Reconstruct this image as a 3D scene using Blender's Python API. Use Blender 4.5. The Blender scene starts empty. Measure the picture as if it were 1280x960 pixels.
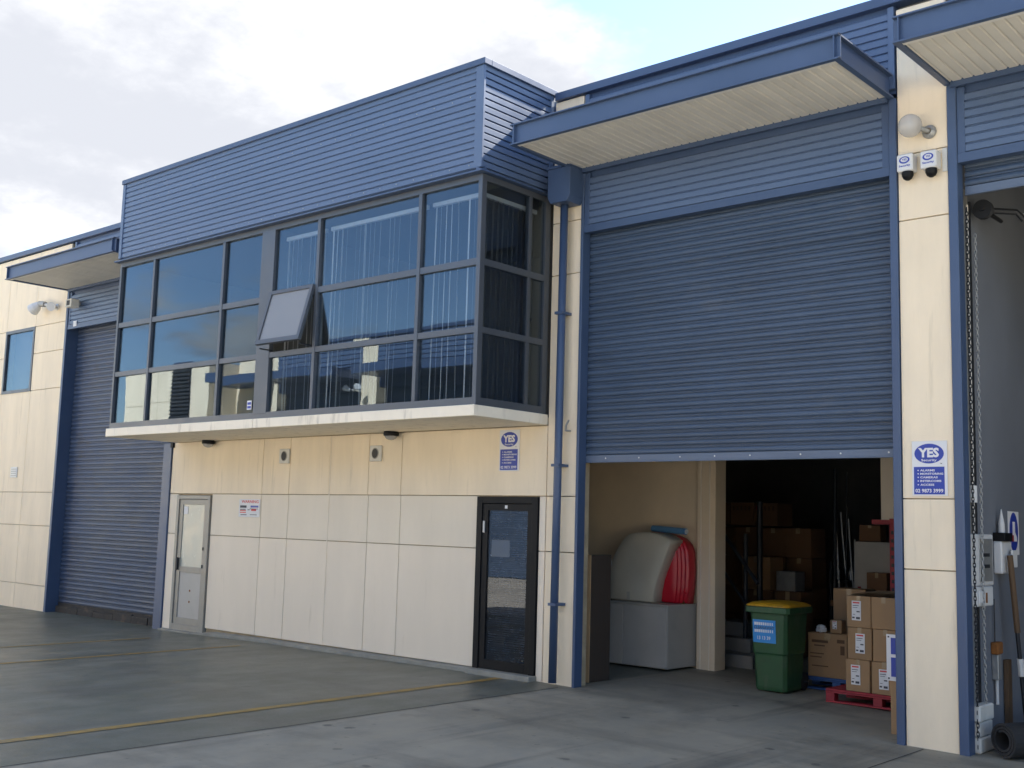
import bpy, bmesh, math, random
from mathutils import Vector, Matrix
random.seed(7)
R = math.radians
S = bpy.context.scene
COL = S.collection

# ------------------------------------------------------------------ camera
cam_d = bpy.data.cameras.new('camera'); cam = bpy.data.objects.new('camera', cam_d); COL.objects.link(cam)
yaw, pitch, roll = R(41.521), R(7.042), R(1.608)
fw = Vector((-math.sin(yaw)*math.cos(pitch), math.cos(yaw)*math.cos(pitch), math.sin(pitch)))
rt = Vector((math.cos(yaw), math.sin(yaw), 0)); up = rt.cross(fw)
r2 = rt*math.cos(roll) + up*math.sin(roll); u2 = -rt*math.sin(roll) + up*math.cos(roll)
mw = Matrix((r2, u2, -fw)).transposed().to_4x4(); mw.translation = (12.805, -10.051, 1.8)
cam.matrix_world = mw
cam_d.sensor_width = 36; cam_d.lens = 39.614; cam_d.clip_start = .05; cam_d.clip_end = 3000
S.camera = cam

# ------------------------------------------------------------------ light
SUN = Vector((.12, 1.0, .92)).normalized()             # towards the sun: behind the building, to the right
elev = math.asin(SUN.z); azi = math.atan2(SUN.x, SUN.y)
sd = bpy.data.lights.new('sun', 'SUN'); so = bpy.data.objects.new('sun', sd); COL.objects.link(so)
sd.energy = 5.0; sd.angle = R(.53); sd.color = (1, .92, .80)
so.rotation_euler = (-SUN).to_track_quat('-Z', 'Y').to_euler(); so.location = (20, 30, 40)
W = bpy.data.worlds.new('World'); S.world = W; W.use_nodes = True
wn, wl = W.node_tree.nodes, W.node_tree.links
wn.clear()
def wnode(t, **k):
    n = wn.new(t)
    for a, b in k.items(): setattr(n, a, b)
    return n
sky = wnode('ShaderNodeTexSky', sky_type='NISHITA', sun_disc=False)
sky.sun_elevation = elev; sky.sun_rotation = azi; sky.air_density = 1.0; sky.dust_density = .15; sky.ozone_density = 2.5
tc = wnode('ShaderNodeTexCoord'); sep = wnode('ShaderNodeSeparateXYZ'); wl.new(tc.outputs['Generated'], sep.inputs[0])
def wmath(op, a, b=None, clamp=False):
    n = wnode('ShaderNodeMath', operation=op, use_clamp=clamp)
    for i, v in enumerate((a, b)):
        if v is None: continue
        if isinstance(v, (int, float)): n.inputs[i].default_value = v
        else: wl.new(v, n.inputs[i])
    return n.outputs[0]
zz = wmath('ADD', wmath('MAXIMUM', sep.outputs[2], 0.0), .22)
cx_, cy_ = wmath('DIVIDE', sep.outputs[0], zz), wmath('DIVIDE', sep.outputs[1], zz)
comb = wnode('ShaderNodeCombineXYZ'); wl.new(cx_, comb.inputs[0]); wl.new(cy_, comb.inputs[1])
CLOUD = (-13.22, -5.1, -1.13)
mp = wnode('ShaderNodeMapping'); mp.inputs['Location'].default_value = CLOUD; wl.new(comb.outputs[0], mp.inputs[0])
def wnoise(scale, detail, rough=.55):
    n = wnode('ShaderNodeTexNoise'); n.inputs['Scale'].default_value = scale; n.inputs['Detail'].default_value = detail
    n.inputs['Roughness'].default_value = rough; wl.new(mp.outputs[0], n.inputs['Vector']); return n.outputs[0]
big = wnoise(.33, 2.0); mid = wnoise(1.15, 9.0, .58); fin = wnoise(1.6, 8.0, .62)
dens = wmath('ADD', wmath('MULTIPLY', big, .9), wmath('MULTIPLY', mid, .62))
mr = wnode('ShaderNodeMapRange', interpolation_type='SMOOTHSTEP'); wl.new(dens, mr.inputs[0])
mr.inputs[1].default_value = .762; mr.inputs[2].default_value = .812
shade = wnode('ShaderNodeMapRange', interpolation_type='SMOOTHSTEP'); wl.new(fin, shade.inputs[0]); shade.inputs[1].default_value = .36; shade.inputs[2].default_value = .80
cc = wnode('ShaderNodeMix', data_type='RGBA'); wl.new(shade.outputs[0], cc.inputs[0])
cc.inputs[6].default_value = (2.1, 2.17, 2.36, 1); cc.inputs[7].default_value = (5.6, 5.5, 5.3, 1)
mx = wnode('ShaderNodeMix', data_type='RGBA'); wl.new(mr.outputs[0], mx.inputs[0]); wl.new(sky.outputs[0], mx.inputs[6]); wl.new(cc.outputs[2], mx.inputs[7])
bg = wnode('ShaderNodeBackground'); bg.inputs[1].default_value = .07; wl.new(mx.outputs[2], bg.inputs[0])
wo = wnode('ShaderNodeOutputWorld'); wl.new(bg.outputs[0], wo.inputs[0])
S.view_settings.view_transform = 'Standard'; S.view_settings.look = 'None'; S.view_settings.gamma = 1
S.view_settings.exposure = 2.46
S.cycles.use_denoising = True; S.cycles.max_bounces = 9; S.cycles.diffuse_bounces = 5; S.cycles.transparent_max_bounces = 12
S.cycles.caustics_reflective = False; S.cycles.caustics_refractive = False
S.cycles.sample_clamp_indirect = 6

# ------------------------------------------------------------------ materials
MATS = {}
def nodes_of(name):
    m = bpy.data.materials.new(name); m.use_nodes = True; nt = m.node_tree
    b = nt.nodes['Principled BSDF']; MATS[name] = m
    return m, nt, b
def M(name, col, rough=.6, metal=0.0, var=.10, vscale=2.5, stretch=(1, 1, 1), bump=0.0, bscale=90, rnd=0.0, spots=None, spec=.5, rvar=.1):
    """colour with soft mottling, optional per-piece variation, blotches of a second colour and fine relief"""
    m, nt, b = nodes_of(name); N, L = nt.nodes, nt.links
    geo = N.new('ShaderNodeNewGeometry'); mpn = N.new('ShaderNodeMapping'); mpn.inputs['Scale'].default_value = stretch
    L.new(geo.outputs['Position'], mpn.inputs[0])
    no = N.new('ShaderNodeTexNoise'); no.inputs['Scale'].default_value = vscale; no.inputs['Detail'].default_value = 7; no.inputs['Roughness'].default_value = .62
    L.new(mpn.outputs[0], no.inputs['Vector'])
    r = N.new('ShaderNodeMapRange'); L.new(no.outputs[0], r.inputs[0]); r.inputs[1].default_value = .28; r.inputs[2].default_value = .72
    mix = N.new('ShaderNodeMix'); mix.data_type = 'RGBA'; L.new(r.outputs[0], mix.inputs[0])
    mix.inputs[6].default_value = tuple(c*(1-var) for c in col)+(1,); mix.inputs[7].default_value = tuple(min(1, c*(1+var)) for c in col)+(1,)
    out = mix.outputs[2]
    if rnd:
        oi = N.new('ShaderNodeObjectInfo'); rr = N.new('ShaderNodeMapRange'); L.new(oi.outputs['Random'], rr.inputs[0])
        rr.inputs[3].default_value = 1-rnd; rr.inputs[4].default_value = 1+rnd
        hv = N.new('ShaderNodeHueSaturation'); L.new(rr.outputs[0], hv.inputs['Value']); L.new(out, hv.inputs['Color']); out = hv.outputs[0]
    if spots:
        scol, sscale, lo, hi, sst = spots
        mp2 = N.new('ShaderNodeMapping'); mp2.inputs['Scale'].default_value = sst; L.new(geo.outputs['Position'], mp2.inputs[0])
        n2 = N.new('ShaderNodeTexNoise'); n2.inputs['Scale'].default_value = sscale; n2.inputs['Detail'].default_value = 8; n2.inputs['Roughness'].default_value = .65
        L.new(mp2.outputs[0], n2.inputs['Vector'])
        r3 = N.new('ShaderNodeMapRange'); L.new(n2.outputs[0], r3.inputs[0]); r3.inputs[1].default_value = lo; r3.inputs[2].default_value = hi
        m2 = N.new('ShaderNodeMix'); m2.data_type = 'RGBA'; L.new(r3.outputs[0], m2.inputs[0]); L.new(out, m2.inputs[6]); m2.inputs[7].default_value = tuple(scol)+(1,)
        out = m2.outputs[2]
    L.new(out, b.inputs['Base Color'])
    rg = N.new('ShaderNodeMapRange'); L.new(no.outputs[0], rg.inputs[0]); rg.inputs[1].default_value = .3; rg.inputs[2].default_value = .7
    rg.inputs[3].default_value = max(0, rough-rvar); rg.inputs[4].default_value = min(1, rough+rvar); L.new(rg.outputs[0], b.inputs['Roughness'])
    b.inputs['Metallic'].default_value = metal; b.inputs['Specular IOR Level'].default_value = spec
    if bump:
        n3 = N.new('ShaderNodeTexNoise'); n3.inputs['Scale'].default_value = bscale; n3.inputs['Detail'].default_value = 5
        L.new(mpn.outputs[0], n3.inputs['Vector'])
        bp = N.new('ShaderNodeBump'); bp.inputs['Strength'].default_value = bump; bp.inputs['Distance'].default_value = .01
        L.new(n3.outputs[0], bp.inputs['Height']); L.new(bp.outputs[0], b.inputs['Normal'])
    return m
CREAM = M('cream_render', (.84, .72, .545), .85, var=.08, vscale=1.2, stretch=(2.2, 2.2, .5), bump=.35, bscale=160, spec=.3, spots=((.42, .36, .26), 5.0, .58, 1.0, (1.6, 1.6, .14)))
CREAM_L = M('skylit_cream_off_white', (.79, .70, .575), .7, var=.05, vscale=1.0, stretch=(1.5, 1.5, .4), bump=.12, bscale=120, rnd=.02, spec=.35, spots=((.46, .39, .29), 4.0, .62, 1.0, (1.3, 1.3, .16)))  # lower wall band: cream whitened by sky light, put into the colour
CREAM_M = M('skylit_cream_blend', (.77, .69, .565), .75, var=.06, vscale=1.0, stretch=(1.5, 1.5, .4), bump=.2, bscale=130, rnd=.02, spec=.3, spots=((.46, .39, .29), 4.0, .62, 1.0, (1.3, 1.3, .16)))  # middle band: same cream, sky-light paling blended into the colour
JOINT = M('joint_sealant', (.36, .29, .19), .9, var=.25, vscale=6)
SLABM = M('slab_paint', (.86, .78, .64), .8, var=.06, vscale=2, stretch=(1, 1, .6), bump=.15, bscale=120, spots=((.40, .35, .28), 6, .55, .85, (1.2, 1.2, .25)))
BLUE = M('blue_paint', (.048, .081, .160), .42, var=.10, vscale=1.6, rnd=.03, rvar=.07, spots=((.13, .15, .19), 3.5, .66, .95, (1, 1, 1)))
BLUE_CLAD = M('blue_cladding', (.084, .128, .222), .40, var=.08, vscale=1.3, stretch=(.5, 1, 1), rnd=.045, rvar=.06)
BLUE_DOOR = M('blue_shutter', (.048, .077, .130), .46, var=.16, vscale=1.8, stretch=(.6, 1, 1), rnd=.06, spots=((.10, .115, .14), 2.6, .60, .9, (.5, 1, 1)))
BLUE_OLD = M('worn_shutter', (.052, .077, .134), .5, var=.2, vscale=2.5, stretch=(.6, 1, 1), rnd=.07, spots=((.05, .05, .055), 3.0, .56, .8, (.5, 1, 1)))
BLUE_LT = M('light_blue_bar', (.10, .135, .20), .45, var=.1)
SOFFIT = M('soffit_white', (.62, .61, .57), .55, var=.06, vscale=2, rnd=.03, spots=((.40, .37, .31), 3.0, .64, .9, (1, 1, 1)))
STEELW = M('white_trim', (.66, .66, .64), .45, var=.05)
ALU = M('window_frame_grey', (.092, .104, .124), .42, metal=.35, var=.07)
ALU_L = M('weathered_aluminium', (.27, .265, .245), .5, metal=.3, var=.14, vscale=6, spots=((.25, .2, .15), 9, .6, .8, (1, 1, .4)))
BLACK = M('black_frame', (.006, .007, .009), .5, var=.2, spec=.2)
RUBBER = M('black_rubber', (.02, .02, .021), .75, var=.3, vscale=8, bump=.3, bscale=60)
DIRT = M('dirty_seal', (.045, .040, .036), .9, var=.5, vscale=9, spots=((.13, .095, .07), 5, .54, .70, (.6, 1, 1)))
KERB = M('kerb_concrete', (.27, .265, .235), .85, var=.22, vscale=4, bump=.4, bscale=70)
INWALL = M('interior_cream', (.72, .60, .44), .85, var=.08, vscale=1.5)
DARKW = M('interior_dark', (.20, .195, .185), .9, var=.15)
GREYW = M('grey_party_wall', (.155, .172, .205), .8, var=.12, vscale=1.2, stretch=(1, 1, .6), bump=.15, bscale=80)
CONC_IN = M('step_concrete', (.22, .21, .19), .85, var=.15)
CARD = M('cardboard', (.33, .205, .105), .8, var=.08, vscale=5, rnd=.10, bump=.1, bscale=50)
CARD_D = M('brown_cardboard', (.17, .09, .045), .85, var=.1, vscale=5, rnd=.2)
TAPE = M('parcel_tape', (.36, .26, .15), .3, var=.05)
PAPER = M('white_paper', (.70, .70, .71), .7, var=.03)
INK = M('dark_print', (.06, .06, .075), .7, var=.1)
INKB = M('brown_print', (.11, .06, .03), .8, var=.1)
RED = M('red_paint', (.28, .018, .03), .6, var=.18, vscale=6, rnd=.06)
REDSH = M('red_shell', (.48, .010, .026), .35, var=.08)
REDPR = M('red_print', (.62, .06, .05), .6, var=.05)
BLUEPR = M('blue_print', (.018, .045, .33), .45, var=.06)
SKYPR = M('cyan_sticker', (.03, .25, .62), .4, var=.05)
BLUEP = M('blue_pallet', (.03, .085, .24), .6, var=.2, vscale=6)
GREENB = M('green_bin', (.020, .075, .028), .5, var=.2, vscale=5, spots=((.075, .10, .065), 9, .52, .8, (1, 1, .35)))
YELL = M('yellow_lid', (.46, .25, .012), .5, var=.2, vscale=9, spots=((.25, .16, .04), 8, .55, .8, (1, 1, 1)))
SHELL = M('ivory_shell', (.50, .475, .40), .4, var=.07, vscale=3)
CABIN = M('grey_cabinet', (.40, .39, .37), .5, var=.08, vscale=2.5, spots=((.3, .29, .27), 4, .6, .8, (1, 1, .4)))
PLY = M('film_faced_ply', (.045, .032, .024), .75, var=.2, vscale=4, stretch=(8, 8, .8))
PLYE = M('ply_edge', (.46, .30, .16), .75, var=.2, vscale=20, stretch=(6, 1, .3))
PIPEB = M('blue_roll_wrap', (.10, .25, .46), .35, var=.1)
DKMETAL = M('dark_steel', (.018, .021, .027), .6, metal=.1, var=.2)
ZINC = M('galvanised', (.34, .35, .355), .45, metal=.55, var=.15, vscale=12)
RUST = M('rusty_orange', (.22, .085, .02), .9, var=.4, vscale=14)
WOOD = M('broom_timber', (.11, .066, .035), .7, var=.2, vscale=10, stretch=(1, 1, .2))
FOAM = M('white_foam', (.62, .61, .57), .85, var=.1, vscale=6, bump=.3, bscale=40)
BOXW = M('white_plastic', (.62, .63, .64), .45, var=.05)
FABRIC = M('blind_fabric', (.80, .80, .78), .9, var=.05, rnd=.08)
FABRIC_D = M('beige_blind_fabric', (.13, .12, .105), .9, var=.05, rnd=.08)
BLINDV = M('venetian_slat', (.30, .36, .48), .25, metal=.75, var=.15, vscale=9)
SEALJ = M('saw_cut_joint', (.03, .03, .028), .9, var=.3)
CARPET = M('office_floor', (.06, .06, .065), .95, var=.1)
OFFW = M('office_wall', (.20, .195, .18), .9, var=.05)
GREENL = M('small_leaf', (.05, .09, .025), .6, var=.3, vscale=30)

def yellow_paint():
    m, nt, b = nodes_of('worn_yellow_line'); N, L = nt.nodes, nt.links
    geo = N.new('ShaderNodeNewGeometry'); no = N.new('ShaderNodeTexNoise'); no.inputs['Scale'].default_value = 7; no.inputs['Detail'].default_value = 9; no.inputs['Roughness'].default_value = .75
    L.new(geo.outputs['Position'], no.inputs['Vector'])
    r = N.new('ShaderNodeMapRange'); L.new(no.outputs[0], r.inputs[0]); r.inputs[1].default_value = .44; r.inputs[2].default_value = .70
    mix = N.new('ShaderNodeMix'); mix.data_type = 'RGBA'; L.new(r.outputs[0], mix.inputs[0])
    mix.inputs[6].default_value = (.33, .20, .04, 1); mix.inputs[7].default_value = (.13, .115, .075, 1)
    L.new(mix.outputs[2], b.inputs['Base Color']); b.inputs['Roughness'].default_value = .55
    return m
YLINE = yellow_paint()

def ground_mat():
    m, nt, b = nodes_of('driveway_concrete'); N, L = nt.nodes, nt.links
    geo = N.new('ShaderNodeNewGeometry'); sp = N.new('ShaderNodeSeparateXYZ'); L.new(geo.outputs['Position'], sp.inputs[0])
    def noise(sc, det, ro, stretch=(1, 1, 1), loc=(0, 0, 0)):
        mpn = N.new('ShaderNodeMapping'); mpn.inputs['Scale'].default_value = stretch; mpn.inputs['Location'].default_value = loc; L.new(geo.outputs['Position'], mpn.inputs[0])
        n = N.new('ShaderNodeTexNoise'); n.inputs['Scale'].default_value = sc; n.inputs['Detail'].default_value = det; n.inputs['Roughness'].default_value = ro
        L.new(mpn.outputs[0], n.inputs['Vector']); return n.outputs[0]
    def rng(v, a, b_, c=0, d=1):
        r = N.new('ShaderNodeMapRange'); L.new(v, r.inputs[0])
        for i, q in enumerate((a, b_, c, d)): r.inputs[i+1].default_value = q
        return r.outputs[0]
    def mix(f, a, b_, mode='MIX'):
        x = N.new('ShaderNodeMix'); x.data_type = 'RGBA'; x.blend_type = mode
        if isinstance(f, float): x.inputs[0].default_value = f
        else: L.new(f, x.inputs[0])
        for i, q in ((6, a), (7, b_)):
            if isinstance(q, tuple): x.inputs[i].default_value = q+(1,)
            else: L.new(q, x.inputs[i])
        return x.outputs[2]
    big = noise(.55, 5, .6); fine = noise(38, 9, .75); smear = noise(.9, 6, .62, (.35, 1.5, 1)); blot = noise(1.7, 7, .6, (1, 1, 1), (4, 9, 0))
    coated = mix(rng(big, .3, .7), (.070, .076, .052), (.112, .118, .084))
    bare = mix(rng(big, .3, .7), (.275, .240, .176), (.365, .318, .238))
    fx = rng(sp.outputs[0], 4.83, 4.87); c = mix(fx, coated, bare)
    patch = noise(2.6, 6, .62, (1, .55, 1), (2, 7, 0)); c = mix(rng(patch, .40, .66, 0, .5), c, (.215, .208, .178)); 
    patch2 = noise(.8, 8, .7, (1, .8, 1), (12, 3, 0)); c = mix(rng(patch2, .46, .68, 0, .55), c, (.052, .054, .044))
    tr = noise(1.0, 5, .6, (2.4, .16, 1), (1.5, 0, 0)); c = mix(rng(tr, .56, .70, 0, .6), c, (.05, .049, .043))
    vo = N.new('ShaderNodeTexVoronoi'); vo.inputs['Scale'].default_value = 1.7; mpv = N.new('ShaderNodeMapping'); L.new(geo.outputs['Position'], mpv.inputs[0]); wob = noise(9, 4, .6); add = N.new('ShaderNodeVectorMath'); add.operation = 'ADD'; sc_ = N.new('ShaderNodeVectorMath'); sc_.operation = 'SCALE'; sc_.inputs['Scale'].default_value = .12
    cmb = N.new('ShaderNodeCombineXYZ'); L.new(wob, cmb.inputs[0]); L.new(wob, cmb.inputs[1]); L.new(cmb.outputs[0], sc_.inputs[0]); L.new(mpv.outputs[0], add.inputs[0]); L.new(sc_.outputs[0], add.inputs[1]); L.new(add.outputs[0], vo.inputs['Vector'])
    c = mix(rng(vo.outputs['Distance'], .06, .10, .65, 0), c, (.030, .030, .027))          # oil drips
    vo2 = N.new('ShaderNodeTexVoronoi'); vo2.inputs['Scale'].default_value = 5.5; L.new(add.outputs[0], vo2.inputs['Vector'])
    c = mix(rng(vo2.outputs['Distance'], .05, .11, .45, 0), c, (.042, .042, .037))
    bounce_yard = mix(rng(big, .3, .7), (.36, .335, .285), (.44, .415, .36)); c = mix(rng(sp.outputs[1], -7.02, -6.98, 1, 0), c, bounce_yard)  # paler yard out of view, added to bounce warm light onto the facade
    c = mix(rng(smear, .52, .74, 0, .55), c, (.034, .034, .030))           # tyre smears and drips
    c = mix(rng(blot, .60, .74, 0, .5), c, (.045, .043, .036))
    c = mix(rng(fine, .25, .75, 0, .30), c, (.30, .295, .26))
    L.new(c, b.inputs['Base Color']); b.inputs['Specular IOR Level'].default_value = .32
    ro = N.new('ShaderNodeMath'); ro.operation = 'ADD'; L.new(rng(big, .3, .7, .38, .54), ro.inputs[0]); L.new(rng(sp.outputs[0], 4.83, 4.87, 0, .18), ro.inputs[1])
    wet = N.new('ShaderNodeMath'); wet.operation = 'SUBTRACT'; wet.use_clamp = True; L.new(ro.outputs[0], wet.inputs[0]); L.new(rng(patch2, .46, .68, 0, .10), wet.inputs[1])
    L.new(wet.outputs[0], b.inputs['Roughness'])
    bp = N.new('ShaderNodeBump'); bp.inputs['Strength'].default_value = .2; bp.inputs['Distance'].default_value = .004; L.new(fine, bp.inputs['Height']); L.new(bp.outputs[0], b.inputs['Normal'])
    return m
GROUND = ground_mat()

def glass_mat(name, tint, refl, fac, rough=0.0):
    m = bpy.data.materials.new(name); m.use_nodes = True; nt = m.node_tree; N, L = nt.nodes, nt.links; N.clear()
    tr = N.new('ShaderNodeBsdfTransparent'); tr.inputs[0].default_value = tint+(1,)
    gl = N.new('ShaderNodeBsdfGlossy'); gl.inputs[0].default_value = refl+(1,); gl.inputs['Roughness'].default_value = rough
    lw = N.new('ShaderNodeLayerWeight'); pw = N.new('ShaderNodeMath'); pw.operation = 'POWER'; L.new(lw.outputs['Facing'], pw.inputs[0]); pw.inputs[1].default_value = 5
    lw.inputs[0].default_value = .5
    mrn = N.new('ShaderNodeMapRange'); L.new(pw.outputs[0], mrn.inputs[0]); mrn.inputs[1].default_value = 0; mrn.inputs[2].default_value = 1; mrn.inputs[3].default_value = fac; mrn.inputs[4].default_value = 1
    mx_ = N.new('ShaderNodeMixShader'); L.new(mrn.outputs[0], mx_.inputs[0]); L.new(tr.outputs[0], mx_.inputs[1]); L.new(gl.outputs[0], mx_.inputs[2])
    geo = N.new('ShaderNodeNewGeometry'); nz = N.new('ShaderNodeTexNoise'); nz.inputs['Scale'].default_value = .9; nz.inputs['Detail'].default_value = 1.5; L.new(geo.outputs['Position'], nz.inputs['Vector'])
    bp = N.new('ShaderNodeBump'); bp.inputs['Strength'].default_value = .06; bp.inputs['Distance'].default_value = .02; L.new(nz.outputs[0], bp.inputs['Height']); L.new(bp.outputs[0], gl.inputs['Normal'])
    o = N.new('ShaderNodeOutputMaterial'); L.new(mx_.outputs[0], o.inputs[0]); MATS[name] = m
    return m
GLASS = glass_mat('tinted_glass', (.76, .79, .81), (.66, .82, 1.0), .062)
GLASS_D = glass_mat('clear_glass', (.88, .89, .90), (.85, .9, 1.0), .045)
FROST = M('frosted_pane', (.36, .40, .375), .22, var=.12, vscale=3)
def lamp_glass():
    m = bpy.data.materials.new('lamp_glass'); m.use_nodes = True; N, L = m.node_tree.nodes, m.node_tree.links; N.clear()
    tr = N.new('ShaderNodeBsdfTransparent'); tr.inputs[0].default_value = (.9, .9, .9, 1); df = N.new('ShaderNodeBsdfPrincipled'); df.inputs['Base Color'].default_value = (.62, .62, .62, 1); df.inputs['Roughness'].default_value = .15
    mxs = N.new('ShaderNodeMixShader'); mxs.inputs[0].default_value = .5; o = N.new('ShaderNodeOutputMaterial')
    L.new(tr.outputs[0], mxs.inputs[1]); L.new(df.outputs[0], mxs.inputs[2]); L.new(mxs.outputs[0], o.inputs[0]); return m
LAMPG = lamp_glass()
def grey_sash_glass():  # see-through sash pane mixed with an even glossy grey
    m = bpy.data.materials.new('grey_sash_glass'); m.use_nodes = True; N, L = m.node_tree.nodes, m.node_tree.links; N.clear()
    tr = N.new('ShaderNodeBsdfTransparent'); tr.inputs[0].default_value = (.4, .43, .46, 1); df = N.new('ShaderNodeBsdfPrincipled'); df.inputs['Base Color'].default_value = (.46, .47, .49, 1); df.inputs['Roughness'].default_value = .12
    mxs = N.new('ShaderNodeMixShader'); mxs.inputs[0].default_value = .55; o = N.new('ShaderNodeOutputMaterial')
    L.new(tr.outputs[0], mxs.inputs[1]); L.new(df.outputs[0], mxs.inputs[2]); L.new(mxs.outputs[0], o.inputs[0]); return m
SASHG = grey_sash_glass()

# ------------------------------------------------------------------ mesh helpers
class MB:
    def __init__(s): s.v, s.f = [], []
    def add(s, vs, fs):
        n = len(s.v); s.v += [tuple(p) for p in vs]; s.f += [tuple(i+n for i in f) for f in fs]; return s
    def box(s, x0, x1, y0, y1, z0, z1):
        return s.add([(x0, y0, z0), (x1, y0, z0), (x1, y1, z0), (x0, y1, z0), (x0, y0, z1), (x1, y0, z1), (x1, y1, z1), (x0, y1, z1)],
                     [(0, 3, 2, 1), (4, 5, 6, 7), (0, 1, 5, 4), (1, 2, 6, 5), (2, 3, 7, 6), (3, 0, 4, 7)])
    def prism(s, pts, a, b, axis='y'):
        """outline pts (u, v) extruded from a to b along an axis: y -> (u,·,v), x -> (·,u,v), z -> (u,v,·)"""
        def P(u, v, w): return {'y': (u, w, v), 'x': (w, u, v), 'z': (u, v, w)}[axis]
        n = len(pts)
        vs = [P(u, v, a) for u, v in pts] + [P(u, v, b) for u, v in pts]
        fs = [tuple(range(n)), tuple(range(2*n-1, n-1, -1))] + [(i, n+i, n+(i+1) % n, (i+1) % n) for i in range(n)]
        return s.add(vs, fs)
    def tube(s, path, r, n=10, cap=True):
        path = [Vector(p) for p in path]; rings = []
        rs = r if isinstance(r, (list, tuple)) else [r]*len(path)
        for i, p in enumerate(path):
            d = (path[min(i+1, len(path)-1)] - path[max(i-1, 0)]).normalized()
            a = d.orthogonal().normalized() if i == 0 else (a - d*a.dot(d)).normalized()
            b = d.cross(a); rings.append([p + (a*math.cos(2*math.pi*k/n) + b*math.sin(2*math.pi*k/n))*rs[i] for k in range(n)])
        vs = [q for ring in rings for q in ring]; fs = []
        for i in range(len(path)-1):
            for k in range(n): fs.append((i*n+k, i*n+(k+1) % n, (i+1)*n+(k+1) % n, (i+1)*n+k))
        if cap: fs += [tuple(range(n-1, -1, -1)), tuple(range((len(path)-1)*n, len(path)*n))]
        return s.add(vs, fs)
    def lathe(s, prof, c=(0, 0, 0), n=20, axis='z'):
        vs = []
        for r, h in prof:
            for k in range(n):
                a = 2*math.pi*k/n; x, y = r*math.cos(a), r*math.sin(a)
                p = {'z': (x, y, h), 'y': (x, h, y), 'x': (h, x, y)}[axis]
                vs.append((p[0]+c[0], p[1]+c[1], p[2]+c[2]))
        fs = [(i*n+k, i*n+(k+1) % n, (i+1)*n+(k+1) % n, (i+1)*n+k) for i in range(len(prof)-1) for k in range(n)]
        return s.add(vs, fs)
    def loft(s, rings):
        n = len(rings[0]); vs = [p for r in rings for p in r]
        fs = [(i*n+k, i*n+(k+1) % n, (i+1)*n+(k+1) % n, (i+1)*n+k) for i in range(len(rings)-1) for k in range(n)]
        fs += [tuple(range(n-1, -1, -1)), tuple(range((len(rings)-1)*n, len(rings)*n))]
        return s.add(vs, fs)
    def mesh(s, name, mat, bevel=0, smooth=False, seg=1):
        me = bpy.data.meshes.new(name); me.from_pydata(s.v, [], s.f)
        bm = bmesh.new(); bm.from_mesh(me); bmesh.ops.recalc_face_normals(bm, faces=bm.faces)
        if bevel: bmesh.ops.bevel(bm, geom=bm.edges[:], offset=bevel, segments=seg, affect='EDGES', clamp_overlap=True)
        bm.to_mesh(me); bm.free()
        if smooth:
            for p in me.polygons: p.use_smooth = True
        me.materials.append(mat); return me
    def build(s, name, mat, parent=None, bevel=0, smooth=False, loc=(0, 0, 0), rot=(0, 0, 0), seg=1):
        return link(name, s.mesh(name, mat, bevel, smooth, seg), parent, loc, rot)
def link(name, me, parent=None, loc=(0, 0, 0), rot=(0, 0, 0)):
    o = bpy.data.objects.new(name, me); COL.objects.link(o); o.location = loc; o.rotation_euler = rot
    if parent: o.parent = parent
    return o
def B(name, x0, x1, y0, y1, z0, z1, mat, parent=None, bevel=0.0):
    return MB().box(x0, x1, y0, y1, z0, z1).build(name, mat, parent, bevel)
def tag(o, label, cat, group=None, kind=None):
    if label: o['label'] = label
    if cat: o['category'] = cat
    if group: o['group'] = group
    if kind: o['kind'] = kind
    return o
def T(name, label, cat, loc=(0, 0, 0), rz=0.0, group=None):
    o = link(name, None, None, loc, (0, 0, rz)); o.empty_display_size = .1
    return tag(o, label, cat, group)
def extr(name, prof, length, mat, smooth=False):
    """profile (out, z) facing -y, extruded along +x from 0 to length; shared by many pieces"""
    pts = [(-o, z) for o, z in prof]
    back = [(.006, prof[-1][1]), (.006, prof[0][1])]
    return MB().prism(pts + back, 0, length, 'x').mesh(name, mat, smooth=smooth)
FONT_OFF = 0
def text(s, x, z, mat, parent, width=None, height=.05, y=0.0, bold=.0, name='lettering', align='LEFT', rot=(math.pi/2, 0, 0), xyz=None):
    """flat printed words in the XZ plane facing -y; sized to a height and optionally a width"""
    cu = bpy.data.curves.new(name, 'FONT'); cu.body = s; cu.size = 1; cu.resolution_u = 2; cu.offset = bold
    tmp = bpy.data.objects.new('tmp_text', cu); COL.objects.link(tmp)
    dg = bpy.context.evaluated_depsgraph_get(); dg.update()
    me = bpy.data.meshes.new_from_object(tmp.evaluated_get(dg)); bpy.data.objects.remove(tmp); bpy.data.curves.remove(cu)
    xs = [v.co.x for v in me.vertices]; ys = [v.co.y for v in me.vertices]
    w, h = max(xs)-min(xs), max(ys)-min(ys); sy = height/h; sx = (width/w) if width else sy
    x0, y0 = min(xs), min(ys); offx = {'LEFT': 0, 'CENTER': -.5*w*sx}[align]
    for v in me.vertices: v.co = ((v.co.x-x0)*sx+offx, (v.co.y-y0)*sy, 0)
    me.materials.clear(); me.materials.append(mat)
    return link(name, me, parent, xyz if xyz else (x, y, z), rot)
def ellipse(cx, cz, a, b, y0, y1, n=28):
    return MB().prism([(cx+a*math.cos(2*math.pi*k/n), cz+b*math.sin(2*math.pi*k/n)) for k in range(n)], y0, y1, 'y')

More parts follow.
